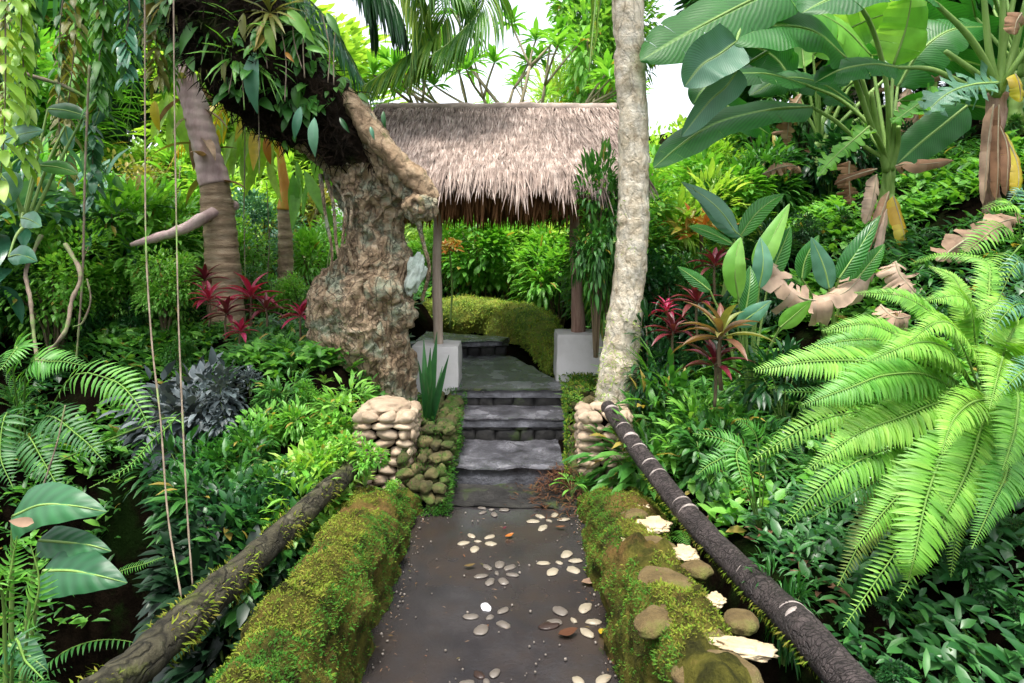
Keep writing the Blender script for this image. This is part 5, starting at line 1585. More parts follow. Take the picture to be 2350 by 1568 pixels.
# cordylines
for px, py, Y, h, kind, lab in [(575, 655, 5.5, .62, 'cordred', 'large crimson cordyline with upright pink leaves below the ringed palm'), (690, 705, 5.0, .42, 'cordred', 'small crimson cordyline beside the lumpy trunk'),
                                (552, 745, 5.0, .36, 'cordred', 'low dark red cordyline under the large crimson one'), (480, 668, 5.3, .45, 'cordred', 'crimson cordyline left of the large pink leaved one'),
                                (470, 625, 5.8, .45, 'cordmaroon', 'dark maroon cordyline farthest left under the ringed palm'), (610, 690, 5.3, .5, 'cordmaroon', 'maroon cordyline between the two crimson ones'),
                                (520, 700, 5.2, .45, 'cordmaroon', 'maroon cordyline in front of the ringed palm foot')]:
    x = (px - 1175) * Y / 1500; z = CAMZ + (560 - py) * Y / 1500
    plant(kind, x, Y, h, lab, z=z - h * .55)
    T_ = T(x, Y)
    if z - h * .55 > T_ + .1:
        pass
pp('tuft', 655, 4.7, 740, 'spiky bright green grass tuft left of the gnarled tree base')
pp('tuft', 700, 4.5, 850, 'smaller spiky green tuft hanging off the bank by the tree')
for px, Y, yt, k in [(430, 4.6, 815, 0), (500, 4.4, 820, 1), (575, 4.4, 850, 2), (520, 4.2, 890, 3), (440, 4.3, 890, 4)]:
    pp('low', px, Y, yt, 'silver grey leaved bush on the gully bank below the cordylines', group='silver leaved bushes on the gully bank', mat='silver')
for px, Y, yt, kind, mat in [(760, 4.15, 900, 'fernlight', None), (700, 4.1, 930, 'lowlance', 'fresh'), (640, 4.1, 930, 'fern', None), (765, 4.1, 950, 'low', 'fresh'), (720, 3.9, 980, 'low', 'fresh'), (650, 3.85, 1000, 'fernlight', None),
                             (600, 4.0, 950, 'low', 'fresh'), (740, 3.75, 1040, 'lowlance', 'lime'), (700, 3.6, 1070, 'lowlance', 'fresh'), (800, 4.7, 870, 'tuftpale', None), (640, 3.5, 1120, 'low', 'lime')]:
    pp(kind, px, Y, yt, 'light green plant crowding the bank beside the left stone pillar', group='light green plants beside the left pillar', mat=mat)
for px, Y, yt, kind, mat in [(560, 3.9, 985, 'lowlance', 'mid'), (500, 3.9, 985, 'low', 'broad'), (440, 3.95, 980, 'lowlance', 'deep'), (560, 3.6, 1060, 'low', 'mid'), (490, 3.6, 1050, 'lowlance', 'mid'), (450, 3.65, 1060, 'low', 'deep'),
                             (600, 3.4, 1120, 'low', 'deep'), (540, 3.4, 1130, 'low', 'deep'), (500, 3.3, 1170, 'low', 'nearblack'), (620, 3.6, 1050, 'shrub', 'mid'), (580, 3.2, 1200, 'low', 'nearblack'), (530, 3.15, 1240, 'low', 'nearblack'), (660, 3.3, 1140, 'low', 'mid'), (470, 3.4, 1150, 'lowlance', 'nearblack')]:  # lowest plants get almost black leaves, painting the shade further down
    pp(kind, px, Y, yt, 'leafy plant on the steep gully bank right of the hanging roots, green darkened downhill for shade', group='leafy plants on the steep gully bank', mat=mat)
# spear plant in front of the left block
root = tag(empty('spear_plant', P(985, 985, 4.45)), 'stiff dark green sword leaved plant in front of the left white block', 'plant')
sp = MB().inst(leaf(8, .13, lambda t: min(1, t * 2.5 + .5) * (1 - t ** 2.5), droop=.15, fold=.5), [np.eye(4)]).mesh('leaf', G['deep'])
for k, (px, py, dy) in enumerate([(1005, 762, 0), (1030, 815, -.05), (975, 780, .05), (955, 830, -.05), (992, 800, -.1), (1012, 840, .1), (968, 850, -.12), (1000, 870, -.15)]):
    a = P(985, 985, 4.45); b = P(px, py, 4.45 + dy)
    put('leaf', sp, root, orient((random.uniform(-.02, .02), 0, 0), b - a, (0, -1, .2), ((b - a).length * .75, (b - a).length, .5)))
# plants on the end of the left wall
for cx, cy, h, kind, lab in [(-.84, 3.72, .24, 'low', 'bright green leafy plant on the far end of the left mossy wall'), (-.66, 3.6, .09, 'low', 'tiny seedling on the inner face of the left mossy wall'), (-1.0, 3.8, .24, 'low', 'bright strap leaved plant squeezed between rail and left pillar')]:
    plant(kind, cx, cy, h, lab, mat='fresh', z=.2 if h > .15 else .16)
# big heart leaves and ferns low on the left
leafset('heart_leaf_plant', (-2.0, 2.6, -.6), 'dark plant with huge glossy drooping leaves at the lower left edge', 'plant',
        [(((30, 1185, 2.4), (90, 1160, 2.35), (160, 1160, 2.3), (245, 1175, 2.3)), 'alocasia'), (((90, 1240, 2.4), (150, 1245, 2.35), (200, 1250, 2.3), (255, 1265, 2.3)), 'alocasia'),
         (((100, 1310, 2.3), (160, 1310, 2.25), (220, 1320, 2.2), (292, 1338, 2.2)), 'alocasia'), (((20, 1480, 2.1), (60, 1500, 2.1), (110, 1540, 2.1)), 'alocasia')], [.2, .12, .19, .1], None, fun=heart, up=(.1, -.75, .65))
fl = P(70, 1160, 2.25)
o = MB().inst(leaf(6, .42, ovate, droop=-.5, fold=.25, cols=2), [np.array(orient((0, 0, 0), (-1, 0, .05), (0, -.7, .7), .085))]).build('fallen_leaf', G['pinkdry']); o.location = P(78, 1200, 2.28)
tag(o, 'pale dry leaf caught on the topmost huge dark leaf at the left edge', 'fallen leaf')
cE = Vector((-1.62, 2.1, -.4))
big_fern('green fern with ladder like fronds in the lower left corner', cE, [(((10, 1450, 2.1), (20, 1350, 2.0), (30, 1280, 2.0), (40, 1230, 2.0)), 'fernmid', .9), (((60, 1480, 2.0), (80, 1400, 1.95), (90, 1330, 1.95), (70, 1250, 1.95)), 'fernmid', 1.0),
      (((30, 1500, 1.9), (60, 1520, 1.85), (100, 1560, 1.8)), 'ferndark', .8), (((10, 1400, 2.0), (-30, 1350, 1.9), (-60, 1340, 1.9)), 'fernmid', .8)], .11, n=22)
cF = on_ground(60, 4.4); cF.z = .0
big_fern('long arching fern reaching over the dark gully from the left bank', cF, [(((150, 880, 3.7), (250, 870, 3.5), (310, 920, 3.4), (352, 1005, 3.3)), 'fernmid', .9), (((380, 960, 3.4), (340, 1020, 3.3), (290, 1075, 3.25), (205, 1120, 3.2)), 'fernmid', .35),
      (((60, 860, 3.6), (120, 830, 3.5), (200, 840, 3.4)), 'fernmid', .9), (((100, 960, 3.6), (180, 1000, 3.4), (240, 1060, 3.3)), 'ferndark', .9), (((20, 950, 3.6), (0, 1040, 3.4), (30, 1120, 3.3)), 'ferndark', .9),
      (((60, 1000, 3.6), (100, 1060, 3.4), (140, 1130, 3.3)), 'ferndark', .9), (((30, 840, 3.6), (40, 800, 3.5), (0, 850, 3.4)), 'fernmid', .9)], .22, n=30)
cG = P(235, 1335, 3.0)
big_fern('pale fern frond tip poking out of the dark gully', cG, [(((280, 1310, 2.9), (330, 1295, 2.85), (378, 1278, 2.8)), 'fernmid', .5)], .09, n=26)
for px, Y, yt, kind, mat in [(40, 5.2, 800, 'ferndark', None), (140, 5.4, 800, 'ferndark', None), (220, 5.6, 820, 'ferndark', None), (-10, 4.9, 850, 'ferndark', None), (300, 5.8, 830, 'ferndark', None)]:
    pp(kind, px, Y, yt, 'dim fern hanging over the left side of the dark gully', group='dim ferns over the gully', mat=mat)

for k, (x, y, h, kd) in enumerate([(-1.5, 1.9, .8, 'shrub'), (-1.9, 2.3, 1.0, 'shrub'), (-2.3, 2.9, 1.1, 'shrub'), (-1.5, 2.5, .8, 'ferndark'), (-2.6, 3.6, 1.0, 'ferndark'), (-2.0, 3.3, .9, 'ferndark'), (-3.0, 4.0, 1.0, 'shrub'), (-1.5, 3.0, .7, 'shrub'), (-2.9, 3.2, 1.1, 'ferndark'), (-3.4, 4.5, 1.2, 'ferndark')]):  # added to darken the gully floor, with shade in the leaf colours
    plant(kd, x, y, h, 'plant added on the gully floor, shade put into its dark leaves', group='plants added to darken the gully floor', mat='nearblack' if kd == 'shrub' else None)
# dense left thicket
grp = 'shrubs of the left thicket'
for px, Y, yt, kind, mat in [(20, 5.9, 560, 'lance', 'fresh'), (110, 6.0, 540, 'lance', 'fresh'), (210, 6.0, 560, 'shrub', 'fresh'), (300, 6.1, 580, 'fine', 'fresh'), (380, 5.8, 560, 'fine', 'fresh'), (60, 6.0, 420, 'lance', 'fresh'), (160, 6.2, 400, 'big', 'blue'),
                             (260, 6.4, 430, 'lance', 'fresh'), (350, 6.6, 430, 'lance', 'fresh'), (-40, 5.6, 400, 'big', 'blue'), (20, 6.8, 330, 'big', 'fresh'), (120, 7.2, 350, 'shrub', 'fresh'), (230, 7.4, 400, 'lance', 'fresh'), (330, 7.6, 430, 'shrub', 'fresh'),
                             (420, 6.9, 500, 'fine', 'fresh'), (570, 7.4, 470, 'fine', 'fresh'), (600, 8.4, 420, 'fine', 'blue'), (720, 8.0, 520, 'lance', 'fresh'), (760, 7.2, 560, 'shrub', 'mid'), (560, 6.6, 600, 'fine', 'mid'), (620, 6.6, 640, 'lance', 'fresh'),
                             (690, 6.4, 610, 'fine', 'fresh'), (730, 6.0, 650, 'shrub', 'mid'), (430, 6.2, 620, 'fine', 'mid'), (360, 6.0, 640, 'fine', 'mid'), (290, 5.9, 660, 'shrub', 'deep'), (200, 5.8, 680, 'lance', 'deep'), (60, 5.7, 660, 'lance', 'mid'), (-30, 5.6, 620, 'lance', 'mid'),
                             (400, 5.4, 760, 'fine', 'mid'), (340, 5.5, 790, 'ferndark', None), (460, 5.0, 760, 'ferndark', None), (640, 5.6, 730, 'fine', 'mid'), (590, 5.0, 790, 'ferndark', None), (740, 5.2, 800, 'lance', 'mid'), (130, 5.6, 500, 'fine', 'fresh'),
                             (40, 9, 250, 'lance', 'olive'), (150, 9.5, 330, 'shrub', 'fresh'), (280, 10, 350, 'fine', 'olive'), (400, 10, 340, 'lance', 'fresh'), (520, 10, 330, 'lance', 'lime'), (620, 10.5, 350, 'shrub', 'lime'), (700, 10, 420, 'shrub', 'olive'), (770, 9.5, 430, 'fine', 'fresh')]:
    pp(kind, px, Y, yt, 'shrub in the dense thicket left of the gnarled tree', group=grp, mat=mat)
# red fruiting / coloured things seen in it
for (px, py, Y, mat, lab) in [(355, 262, 5.9, 'yellow', 'yellow orange leaf hanging left of the ringed palm crownshaft'), (612, 345, 6.6, 'orange', 'orange withered leaf behind the dark root mass'), (90, 435, 4.6, 'yellow', 'yellow leaf in the thicket at the left edge')]:
    m = MB().inst(LB, [np.array(orient((0, 0, 0), (.1, 0, -1), (0, -1, .1), .28 if px > 100 else .12))]).build('hanging_leaf', G[mat]); m.location = P(px, py - 30, Y); tag(m, lab, 'leaf')
for (px, py, n_, mt, lab) in [(575, 300, 16, 'lime', 'bunch of long lime leaves hanging behind the dark root mass'), (550, 260, 7, 'yellow', 'small bunch of yellowing leaves between ringed palm and root mass'), (392, 225, 8, 'lime', 'bunch of yellow green leaves hanging left of the pink palm shaft'), (700, 380, 8, 'fresh', 'bunch of drooping green leaves under the root mass beside the trunk')]:
    r_ = tag(empty('hanging_leaves', P(px, py, 6.7)), lab, 'leaves')
    mats = [np.array(orient((random.gauss(0, .12), random.gauss(0, .08), random.gauss(0, .12)), (random.gauss(0, .3), random.gauss(0, .2), -1), (random.gauss(0, .5), -1, .2), random.uniform(.35, .6))) for _ in range(n_)]
    me = [MB().inst(leaf(9, .2, lance, droop=.3, fold=.3, cols=2, wave=.04), [np.eye(4)]).mesh('leaf', G[mt])]
    for m_ in mats: put('leaf', me[0], r_, Matrix(m_.tolist()))

# ------------------------------------------------------------------ planting around the gate
grp = 'bright shrubs behind the gate'
for px, Y, yt, kind, mat in [(1040, 9.4, 500, 'fine', 'fresh'), (1100, 9.2, 470, 'shrub', 'fresh'), (1165, 9.4, 470, 'fine', 'fresh'), (1230, 9.2, 480, 'shrub', 'fresh'), (1290, 9.0, 500, 'fine', 'fresh'), (1130, 10.5, 440, 'fine', 'lime'), (1200, 11, 440, 'shrub', 'lime'),
                             (1060, 11, 430, 'shrub', 'fresh'), (1280, 8.6, 560, 'lance', 'fresh'), (1250, 8.8, 600, 'fine', 'fresh'), (985, 9.8, 520, 'shrub', 'fresh'), (1090, 9.9, 450, 'lance', 'lime'), (1170, 9.9, 440, 'lance', 'lime'), (1250, 10, 450, 'lance', 'fresh'), (1010, 10.4, 440, 'lance', 'lime'), (1340, 9.5, 450, 'shrub', 'lime'), (1400, 9.5, 420, 'shrub', 'fresh')]:  # lighter greens stand in for the hazy glow behind the gate
    pp(kind, px, Y, yt, 'shrub seen through the gate above the mossy wall, hazy glow put into its bright green', group=grp, mat=mat)
plant('shrub', .62, 4.84, 1.4, 'dark green climber smothering the right end of the eave above the post', z=.92, wide=.4, mat='mid')
plant('shrub', .74, 4.92, 1.3, 'leafy climber filling the gap between the thatch and the pale palm', z=.85, wide=.42, mat='fresh')
plant('lance', .88, 5.3, 1.2, 'long leaved climber hanging beside the pale palm under the thatch', z=.5, wide=.45, mat='fresh')
grp = 'tangled shrubs between the right post and the palm'
for px, Y, yt, kind, mat in [(1415, 6.4, 365, 'fine', 'fresh'), (1420, 6.0, 480, 'fine', 'mid'), (1425, 6.1, 600, 'lance', 'fresh'), (1370, 8.6, 560, 'fine', 'lime'), (1330, 8.8, 600, 'fine', 'lime'), (1380, 7.2, 680, 'fern', None)]:
    pp(kind, px, Y, yt, 'leafy shrub crowding the gap between right gate post and pale palm', group=grp, mat=mat)
for px, Y, yt, h in [(1345, 4.9, 860, 0), (1372, 4.8, 840, 0), (1385, 4.6, 870, 0)]:
    pp('fernlight' if px != 1310 else 'low', px, Y, yt, 'feathery light green fern at the foot of the pale palm', group='light ferns at the palm foot')
plant('broad', .36, 3.93, .2, 'glossy broad leaved seedling beside the right pillar on the path edge', z=.02, mat='fresh')
plant('low', .70, 3.9, .11, 'green leafy sprig at the base of the right stone pillar', z=.17, mat='fresh')
plant('low', .43, 3.98, .1, 'small leafy clump hugging the left foot of the right pillar', mat='fresh', z=.03)
# orange flowers behind the left post
for px, Y, yt, kind, mat in [(770, 4.65, 850, 'tuft', None), (820, 4.6, 880, 'fernlight', None), (720, 4.7, 820, 'lowlance', 'mid'), (690, 4.8, 790, 'fern', None), (610, 4.2, 875, 'fine', 'mid'), (645, 4.25, 860, 'lowlance', 'mid'), (680, 4.2, 870, 'fern', None), (715, 4.25, 860, 'fine', 'fresh'), (750, 4.2, 870, 'fernlight', None), (785, 4.25, 875, 'lowlance', 'fresh'), (815, 4.35, 885, 'tuft', None), (630, 4.5, 830, 'fern', None), (650, 4.35, 860, 'fern', None), (700, 4.4, 860, 'low', 'mid'), (745, 4.45, 860, 'fernlight', None), (790, 4.4, 890, 'low', 'mid'), (665, 4.5, 830, 'shrub', 'mid'), (740, 4.55, 830, 'lance', 'mid'), (870, 4.5, 900, 'tuftpale', None)]:
    pp(kind, px, Y, yt, 'plant fringing the foot of the gnarled tree', group='plants fringing the foot of the gnarled tree', mat=mat)
r_ = tag(empty('flower_cluster', P(1030, 565, 7.8)), 'cluster of orange red flowers just behind the left gate post', 'flowers')
MB().inst(LL, [np.array(orient((random.gauss(0, .07), random.gauss(0, .04), random.gauss(0, .03)), (random.uniform(-1, 1), random.uniform(-1, .3), random.uniform(-.3, 1)), (0, -1, .5), random.uniform(.06, .12))) for _ in range(90)]).build('flower', G['orange'], r_)
MB().add(*tube([Vector((0, .02, 0)), Vector((.03, .1, -.5)), Vector((0, .1, -1.0))], .012, seg=5, n=8)).build('stem', G['stemg'], r_)
r_ = tag(empty('leaf_litter', (.30, 4.0, .0)), 'heap of reddish brown leaf litter against the right side of the steps', 'leaf litter', kind='stuff')
mats = []
for _ in range(900):
    x, y = random.gauss(0, .11), random.gauss(.05, .17)
    z = max(0, .16 - 1.1 * (x * x + y * y * .5) * 4) * random.random() + .02
    mats.append(np.array(orient((x, y, z), (random.uniform(-1, 1), random.uniform(-1, 1), random.uniform(-.3, .3)), (0, 0, 1), random.uniform(.03, .075))))
bpy.data.objects.remove(r_)
o = MB().inst(leaf(4, .1, lance, droop=.9, fold=.4), mats).build('leaf_litter', G['litter']); o.location = (.31, 4.02, 0); tag(o, 'heap of reddish brown leaf litter against the right side of the steps', 'leaf litter', kind='stuff')

# ------------------------------------------------------------------ planting, right slope
for px, py, Y, h, kind, lab in [(1655, 765, 3.7, .62, 'cordgreen', 'red and green cordyline rosette on the slope right of the palm foot'), (1640, 605, 4.7, .5, 'cordmaroon', 'dark crimson cordyline standing behind the ginger plant'), (1530, 712, 4.6, .32, 'cordred', 'small crimson cordyline close to the palm trunk'),
                            (1600, 690, 4.3, .48, 'cordmaroon', 'dark maroon cordyline under the bluish ginger leaves'), (1545, 760, 4.4, .45, 'cordmaroon', 'maroon cordyline nearest the palm trunk on the slope'), (1640, 830, 3.75, .5, 'cordmaroon', 'low maroon rosette below the red and green cordyline')]:
    x = (px - 1175) * Y / 1500
    plant(kind, x, Y, h, lab, z=CAMZ + (560 - py) * Y / 1500 - h * .42)
r_ = tag(empty('orange_shrub', P(1610, 520, 6)), 'orange and yellow leaved shrub right of the palm trunk', 'shrub')
MB().inst(LC, [np.array(orient((random.gauss(0, .15), random.gauss(0, .1), random.gauss(-.02, .05)), (random.uniform(-1, 1), random.uniform(-1, .3), random.uniform(-.3, 1)), (0, -1, .5), random.uniform(.12, .24))) for _ in range(60)]).build('foliage', G['olive' if False else 'orange'], r_)
MB().add(*tube([Vector((0, .02, 0)), Vector((.03, .1, -.4)), Vector((0, .1, T(1.74, 6) - r_.location.z - .05))], .02, seg=5, n=8)).build('stem', G['stemb'], r_)
grp = 'low plants on the slope beside the dark rail'
for px, Y, yt, kind, mat in [(1500, 4.3, 850, 'lowlance', 'mid'), (1560, 4.1, 880, 'tuftpale', 'mid'), (1500, 4.0, 930, 'lowlance', 'mid'), (1600, 3.9, 920, 'lowlance', 'fresh'), (1660, 3.8, 900, 'lowlance', 'mid'), (1540, 3.7, 1000, 'fern', None), (1620, 3.6, 960, 'low', 'mid'),
                             (1700, 3.6, 960, 'lowlance', 'mid'), (1510, 4.5, 760, 'tuft', None), (1580, 4.5, 820, 'fern', None), (1740, 3.8, 900, 'ferndark', None), (1780, 3.6, 960, 'low', 'deep'), (1490, 4.6, 720, 'lance', 'deep'), (1730, 4.1, 820, 'ferndark', None), (1800, 4.0, 800, 'lowlance', 'deep')]:
    pp(kind, px, Y, yt, 'low green plant on the slope between dark rail and red cordylines', group=grp, mat=mat)
grp = 'dark shrubs under the banana plants'
for px, Y, yt, kind, mat in [(1530, 5.4, 560, 'fine', 'deep'), (1600, 5.6, 560, 'fine', 'mid'), (1680, 5.8, 520, 'shrub', 'deep'), (1760, 5.8, 500, 'lance', 'deep'), (1850, 5.8, 480, 'fine', 'deep'), (1930, 5.8, 480, 'shrub', 'mid'), (1990, 6.0, 470, 'fine', 'deep'), (2110, 5.4, 520, 'fine', 'mid'),
                             (2180, 5.4, 500, 'shrub', 'deep'), (2240, 5.6, 460, 'fine', 'mid'), (2340, 5.0, 450, 'shrub', 'mid'), (1900, 5.0, 640, 'fine', 'mid'), (2080, 5.0, 600, 'fine', 'mid'), (1800, 4.8, 640, 'lance', 'deep'), (2160, 4.8, 600, 'shrub', 'deep'), (1600, 5.0, 640, 'shrub', 'deep'),
                             (1520, 6.4, 460, 'lance', 'lime'), (1590, 6.6, 400, 'lance', 'lime'), (1660, 6.8, 330, 'shrub', 'fresh'), (1730, 7.0, 330, 'lance', 'mid'), (1820, 7.2, 300, 'shrub', 'deep'), (1900, 7.0, 300, 'big', 'deep'), (1980, 7.0, 280, 'lance', 'deep'), (2080, 7.0, 280, 'shrub', 'deep'), (2180, 7.0, 260, 'big', 'deep'),
                             (2330, 6.4, 260, 'lance', 'mid'), (2250, 7.4, 220, 'shrub', 'mid'), (1560, 7.6, 330, 'shrub', 'fresh'), (1510, 9, 290, 'fine', 'lime'), (1570, 9.6, 260, 'shrub', 'lime'), (1640, 9.4, 250, 'fine', 'fresh'), (1540, 8.2, 330, 'fine', 'lime'), (1700, 9.6, 230, 'shrub', 'fresh'), (1600, 7.0, 360, 'lance', 'fresh'), (1640, 8.0, 280, 'fine', 'lime'), (1750, 8.4, 220, 'shrub', 'mid'), (1850, 8.6, 180, 'lance', 'mid'), (1960, 8.8, 160, 'shrub', 'deep'), (2080, 8.6, 150, 'lance', 'deep'), (2220, 8.4, 130, 'shrub', 'deep'), (2400, 7.6, 150, 'lance', 'mid'),
                             (1700, 5.0, 600, 'ferndark', None), (1760, 4.9, 620, 'low', 'deep'), (2320, 5.2, 380, 'fern', None), (2260, 4.4, 600, 'low', 'mid'), (1620, 4.7, 700, 'low', 'deep'), (1540, 5.0, 620, 'ferndark', None)]:
    pp(kind, px, Y, yt, 'dark shrub of the thicket beneath and behind the banana plants', group=grp, mat=mat)
grp = 'shaded plants under the bright fern'
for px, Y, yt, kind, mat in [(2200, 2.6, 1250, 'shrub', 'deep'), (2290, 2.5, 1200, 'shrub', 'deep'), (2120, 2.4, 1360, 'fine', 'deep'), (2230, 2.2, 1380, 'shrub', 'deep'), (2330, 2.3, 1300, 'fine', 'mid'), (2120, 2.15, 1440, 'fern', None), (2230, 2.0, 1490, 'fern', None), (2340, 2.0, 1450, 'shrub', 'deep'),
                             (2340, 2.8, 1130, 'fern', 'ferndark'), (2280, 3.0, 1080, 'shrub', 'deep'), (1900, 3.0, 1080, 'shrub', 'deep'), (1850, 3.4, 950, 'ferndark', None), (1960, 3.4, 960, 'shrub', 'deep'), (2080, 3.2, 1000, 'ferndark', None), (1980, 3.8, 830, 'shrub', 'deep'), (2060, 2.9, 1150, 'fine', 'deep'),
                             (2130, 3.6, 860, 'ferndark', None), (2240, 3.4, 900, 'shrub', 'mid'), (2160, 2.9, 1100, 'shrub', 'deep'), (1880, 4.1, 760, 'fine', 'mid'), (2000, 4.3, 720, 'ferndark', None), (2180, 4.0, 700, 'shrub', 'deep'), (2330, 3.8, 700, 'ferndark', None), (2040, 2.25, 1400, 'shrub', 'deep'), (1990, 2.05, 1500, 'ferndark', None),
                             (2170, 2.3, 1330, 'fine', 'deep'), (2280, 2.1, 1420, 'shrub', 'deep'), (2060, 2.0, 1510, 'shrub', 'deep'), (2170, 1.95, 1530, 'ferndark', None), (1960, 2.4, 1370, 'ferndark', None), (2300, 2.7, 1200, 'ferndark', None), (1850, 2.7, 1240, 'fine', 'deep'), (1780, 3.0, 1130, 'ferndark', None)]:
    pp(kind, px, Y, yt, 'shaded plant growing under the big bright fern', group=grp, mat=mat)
o = plant('low', P(2270, 1060, 2.3).x, 2.3, .13, 'green and yellow variegated leaf sprig under the bright fern at the right', mat='yellow', z=P(2270, 1120, 2.3).z)
m = MB().inst(LB, [np.array(orient((0, 0, 0), (1, 0, -.2), (0, -.8, .5), .14))]).build('fallen_leaf', G['pinkdry']); m.location = P(2280, 990, 2.4); tag(m, 'dry tan leaf lying in the fern at the right edge', 'fallen leaf')

# fallen leaves on the right bank beside the rail
for k in range(46):
    px, py = random.choice([(random.uniform(1640, 1780), random.uniform(1130, 1260)), (random.uniform(1790, 1900), random.uniform(1260, 1420)), (random.uniform(1500, 1580), random.uniform(980, 1080)), (random.uniform(1650, 1760), random.uniform(1000, 1120))])
    Y = 3.0
    for _ in range(12):
        x = (px - 1175) * Y / 1500; Y = max(1.8, min(5, 1500 * (CAMZ - T(x, Y)) / (py - 560)))
    x = (px - 1175) * Y / 1500
    m = MB().inst(LB, [np.array(orient((0, 0, 0), (random.uniform(-1, 1), random.uniform(-1, 1), .1), (0, 0, 1), random.uniform(.06, .14)))]).build('fallen_leaf', G['brown'])
    m.location = (x, Y, T(x, Y) + .03)
    tag(m, 'dry brown leaf on the dark soil right of the rail', 'fallen leaf', 'dry leaves on the right bank')

# ------------------------------------------------------------------ trees beyond, and one unseen behind the camera
grp = 'trees beyond the thicket'
for x, y, h, kind, mat in [(-11.5, 13, 8, 'tree', 'mid'), (-9.5, 17, 3.0, 'treelance', 'lime'), (-6.2, 17, 7, 'tree', 'lime'), (-5.4, 15, 6.0, 'tree', 'lime'), (-13, 18, 11, 'tree', 'deep'), (-8.5, 10.5, 4.4, 'treelance', 'fresh'),
                           (6.6, 14, 8, 'tree', 'fresh'), (7.6, 9.6, 5.2, 'tree', 'deep'), (6.9, 8.0, 4.2, 'treelance', 'mid'), (7, 14, 9.5, 'tree', 'mid'), (9.5, 13, 10, 'tree', 'deep'), (12, 16, 12, 'tree', 'deep'), (3.5, 9.5, 1.1, 'tree', 'mid'), (4.6, 10, 4.2, 'tree', 'deep'), (5.8, 10, 4.6, 'tree', 'mid'), (7.2, 10.2, 5, 'tree', 'deep'), (5.0, 8.8, 3.4, 'tree', 'mid'), (6.4, 8.6, 3.6, 'treelance', 'deep'), (4.2, 12, 1.4, 'tree', 'fresh'), (6.2, 11.5, 6.5, 'treelance', 'mid'), (9, 10, 6.5, 'tree', 'deep'),
                           (-2.6, 18, 3.4, 'tree', 'lime'), (.3, 19, 3.2, 'tree', 'lime'), (.5, 16, 2.6, 'tree', 'lime'), (-6.5, 12, 2.4, 'tree', 'lime'), (-6.8, -3.2, 8.5, 'tree', 'deep')]:  # the last one, out of view behind the camera, is added to shade the gully
    plant(kind, x, y, h, wide=1.35, label='leafy tree behind the thicket or unseen behind the camera' + (' on the left' if x < -2 else ' on the right' if x > 1 else ' beyond the thatched gate'), group=grp + (' on the left' if x < -2 else ' on the right' if x > 1 else ' beyond the gate'), mat=mat)
plant('tree', 1.75, 13.5, 7.4, wide=.5, label='tall narrow light green tree seen between frangipani and pale palm', mat='fresh')
plant('treelance', 1.3, 14.5, 5.4, wide=.6, label='lower lime green tree left of the tall narrow one behind the ridge', mat='lime')
for px, Y, yt, lab in [(1120, 9.8, 130, 'frangipani tree with whorled leaves against the white sky above the thatch'), (1240, 10.4, 110, 'taller frangipani tree over the right half of the thatch ridge'), (1190, 11.5, 150, 'pale frangipani tree between the other two above the ridge')]:
    pp('frangipani', px, Y, yt, lab, mat='fresh')

# crown of the gnarled tree, above the picture on the left
mats, cl = foliage(LO, 3000, .13, 5, wid=1.5, z0=.0, clumps=24)
cr_ = MB().inst(LO, mats).build('crown', G['deep'], tree); cr_.location = P(380, -330, 4.6) - tl; cr_.scale = (1.0, .9, .7)

# ------------------------------------------------------------------ climbers and epiphytes
def hang_leaf(px, py, Y, L_, mat, parent, org, proto=None, d=(0, -.1, -1), w=1):
    p = P(px, py, Y)
    m = MB().inst(proto or LB2, [np.array(orient((0, 0, 0), Vector(d) + Vector((random.uniform(-.2, .2), 0, 0)), (random.uniform(-.3, .3), -1, .2), (L_ * w, L_, L_)))])
    o = m.build('leaf', G[mat], parent); o.location = p - org
    return o
ep = tag(empty('climbing_plant', P(640, 60, 4.2)), 'climber with long pale green drooping leaves on the dark root mass', 'climbing plant'); eo = ep.location.copy()
for px, py, L_, mat, d in [(588, 112, .42, 'blue', (0, -.1, -1)), (612, 55, .22, 'lime', (.3, -.2, -1)), (640, 40, .2, 'fresh', (.7, -.2, -.4)), (690, 245, .22, 'blue', (-.1, -.2, -1)), (722, 270, .26, 'blue', (.15, -.2, -1)), (700, 110, .16, 'fresh', (1, -.2, -.2)),
                           (505, 20, .22, 'mid', (-.8, -.3, -.8)), (560, 30, .2, 'olive', (.2, -.3, -1)), (655, 120, .1, 'orange', (.3, -.3, -.5)), (660, 20, .3, 'fresh', (.5, -.2, -.7)), (780, 270, .12, 'deep', (.5, -.3, -1)), (880, 255, .12, 'deep', (.3, -.3, -1)),
                           (750, 30, .2, 'mid', (.4, -.3, -.8)), (470, 40, .3, 'mid', (-.6, -.3, -.9)), (520, 140, .15, 'olive', (.1, -.3, -1)), (850, 290, .1, 'blue', (.4, -.3, -.8))]:
    hang_leaf(px, py, 4.12, L_, mat, ep, eo, proto=LB2, d=d)
for k in range(9):
    px = 500 + k * 34
    a = P(px, 20 + 10 * (k % 3), 4.15); b = P(px + random.uniform(-15, 25), 120 + random.uniform(0, 140), 4.1)
    addt('stem', [a, a.lerp(b, .5) + Vector((.03 * math.sin(k * 2), 0, 0)), b], .004, 'vine', ep, eo, seg=5, n=16, disp=None)
grp = 'strap leaved epiphytes on the root mass'
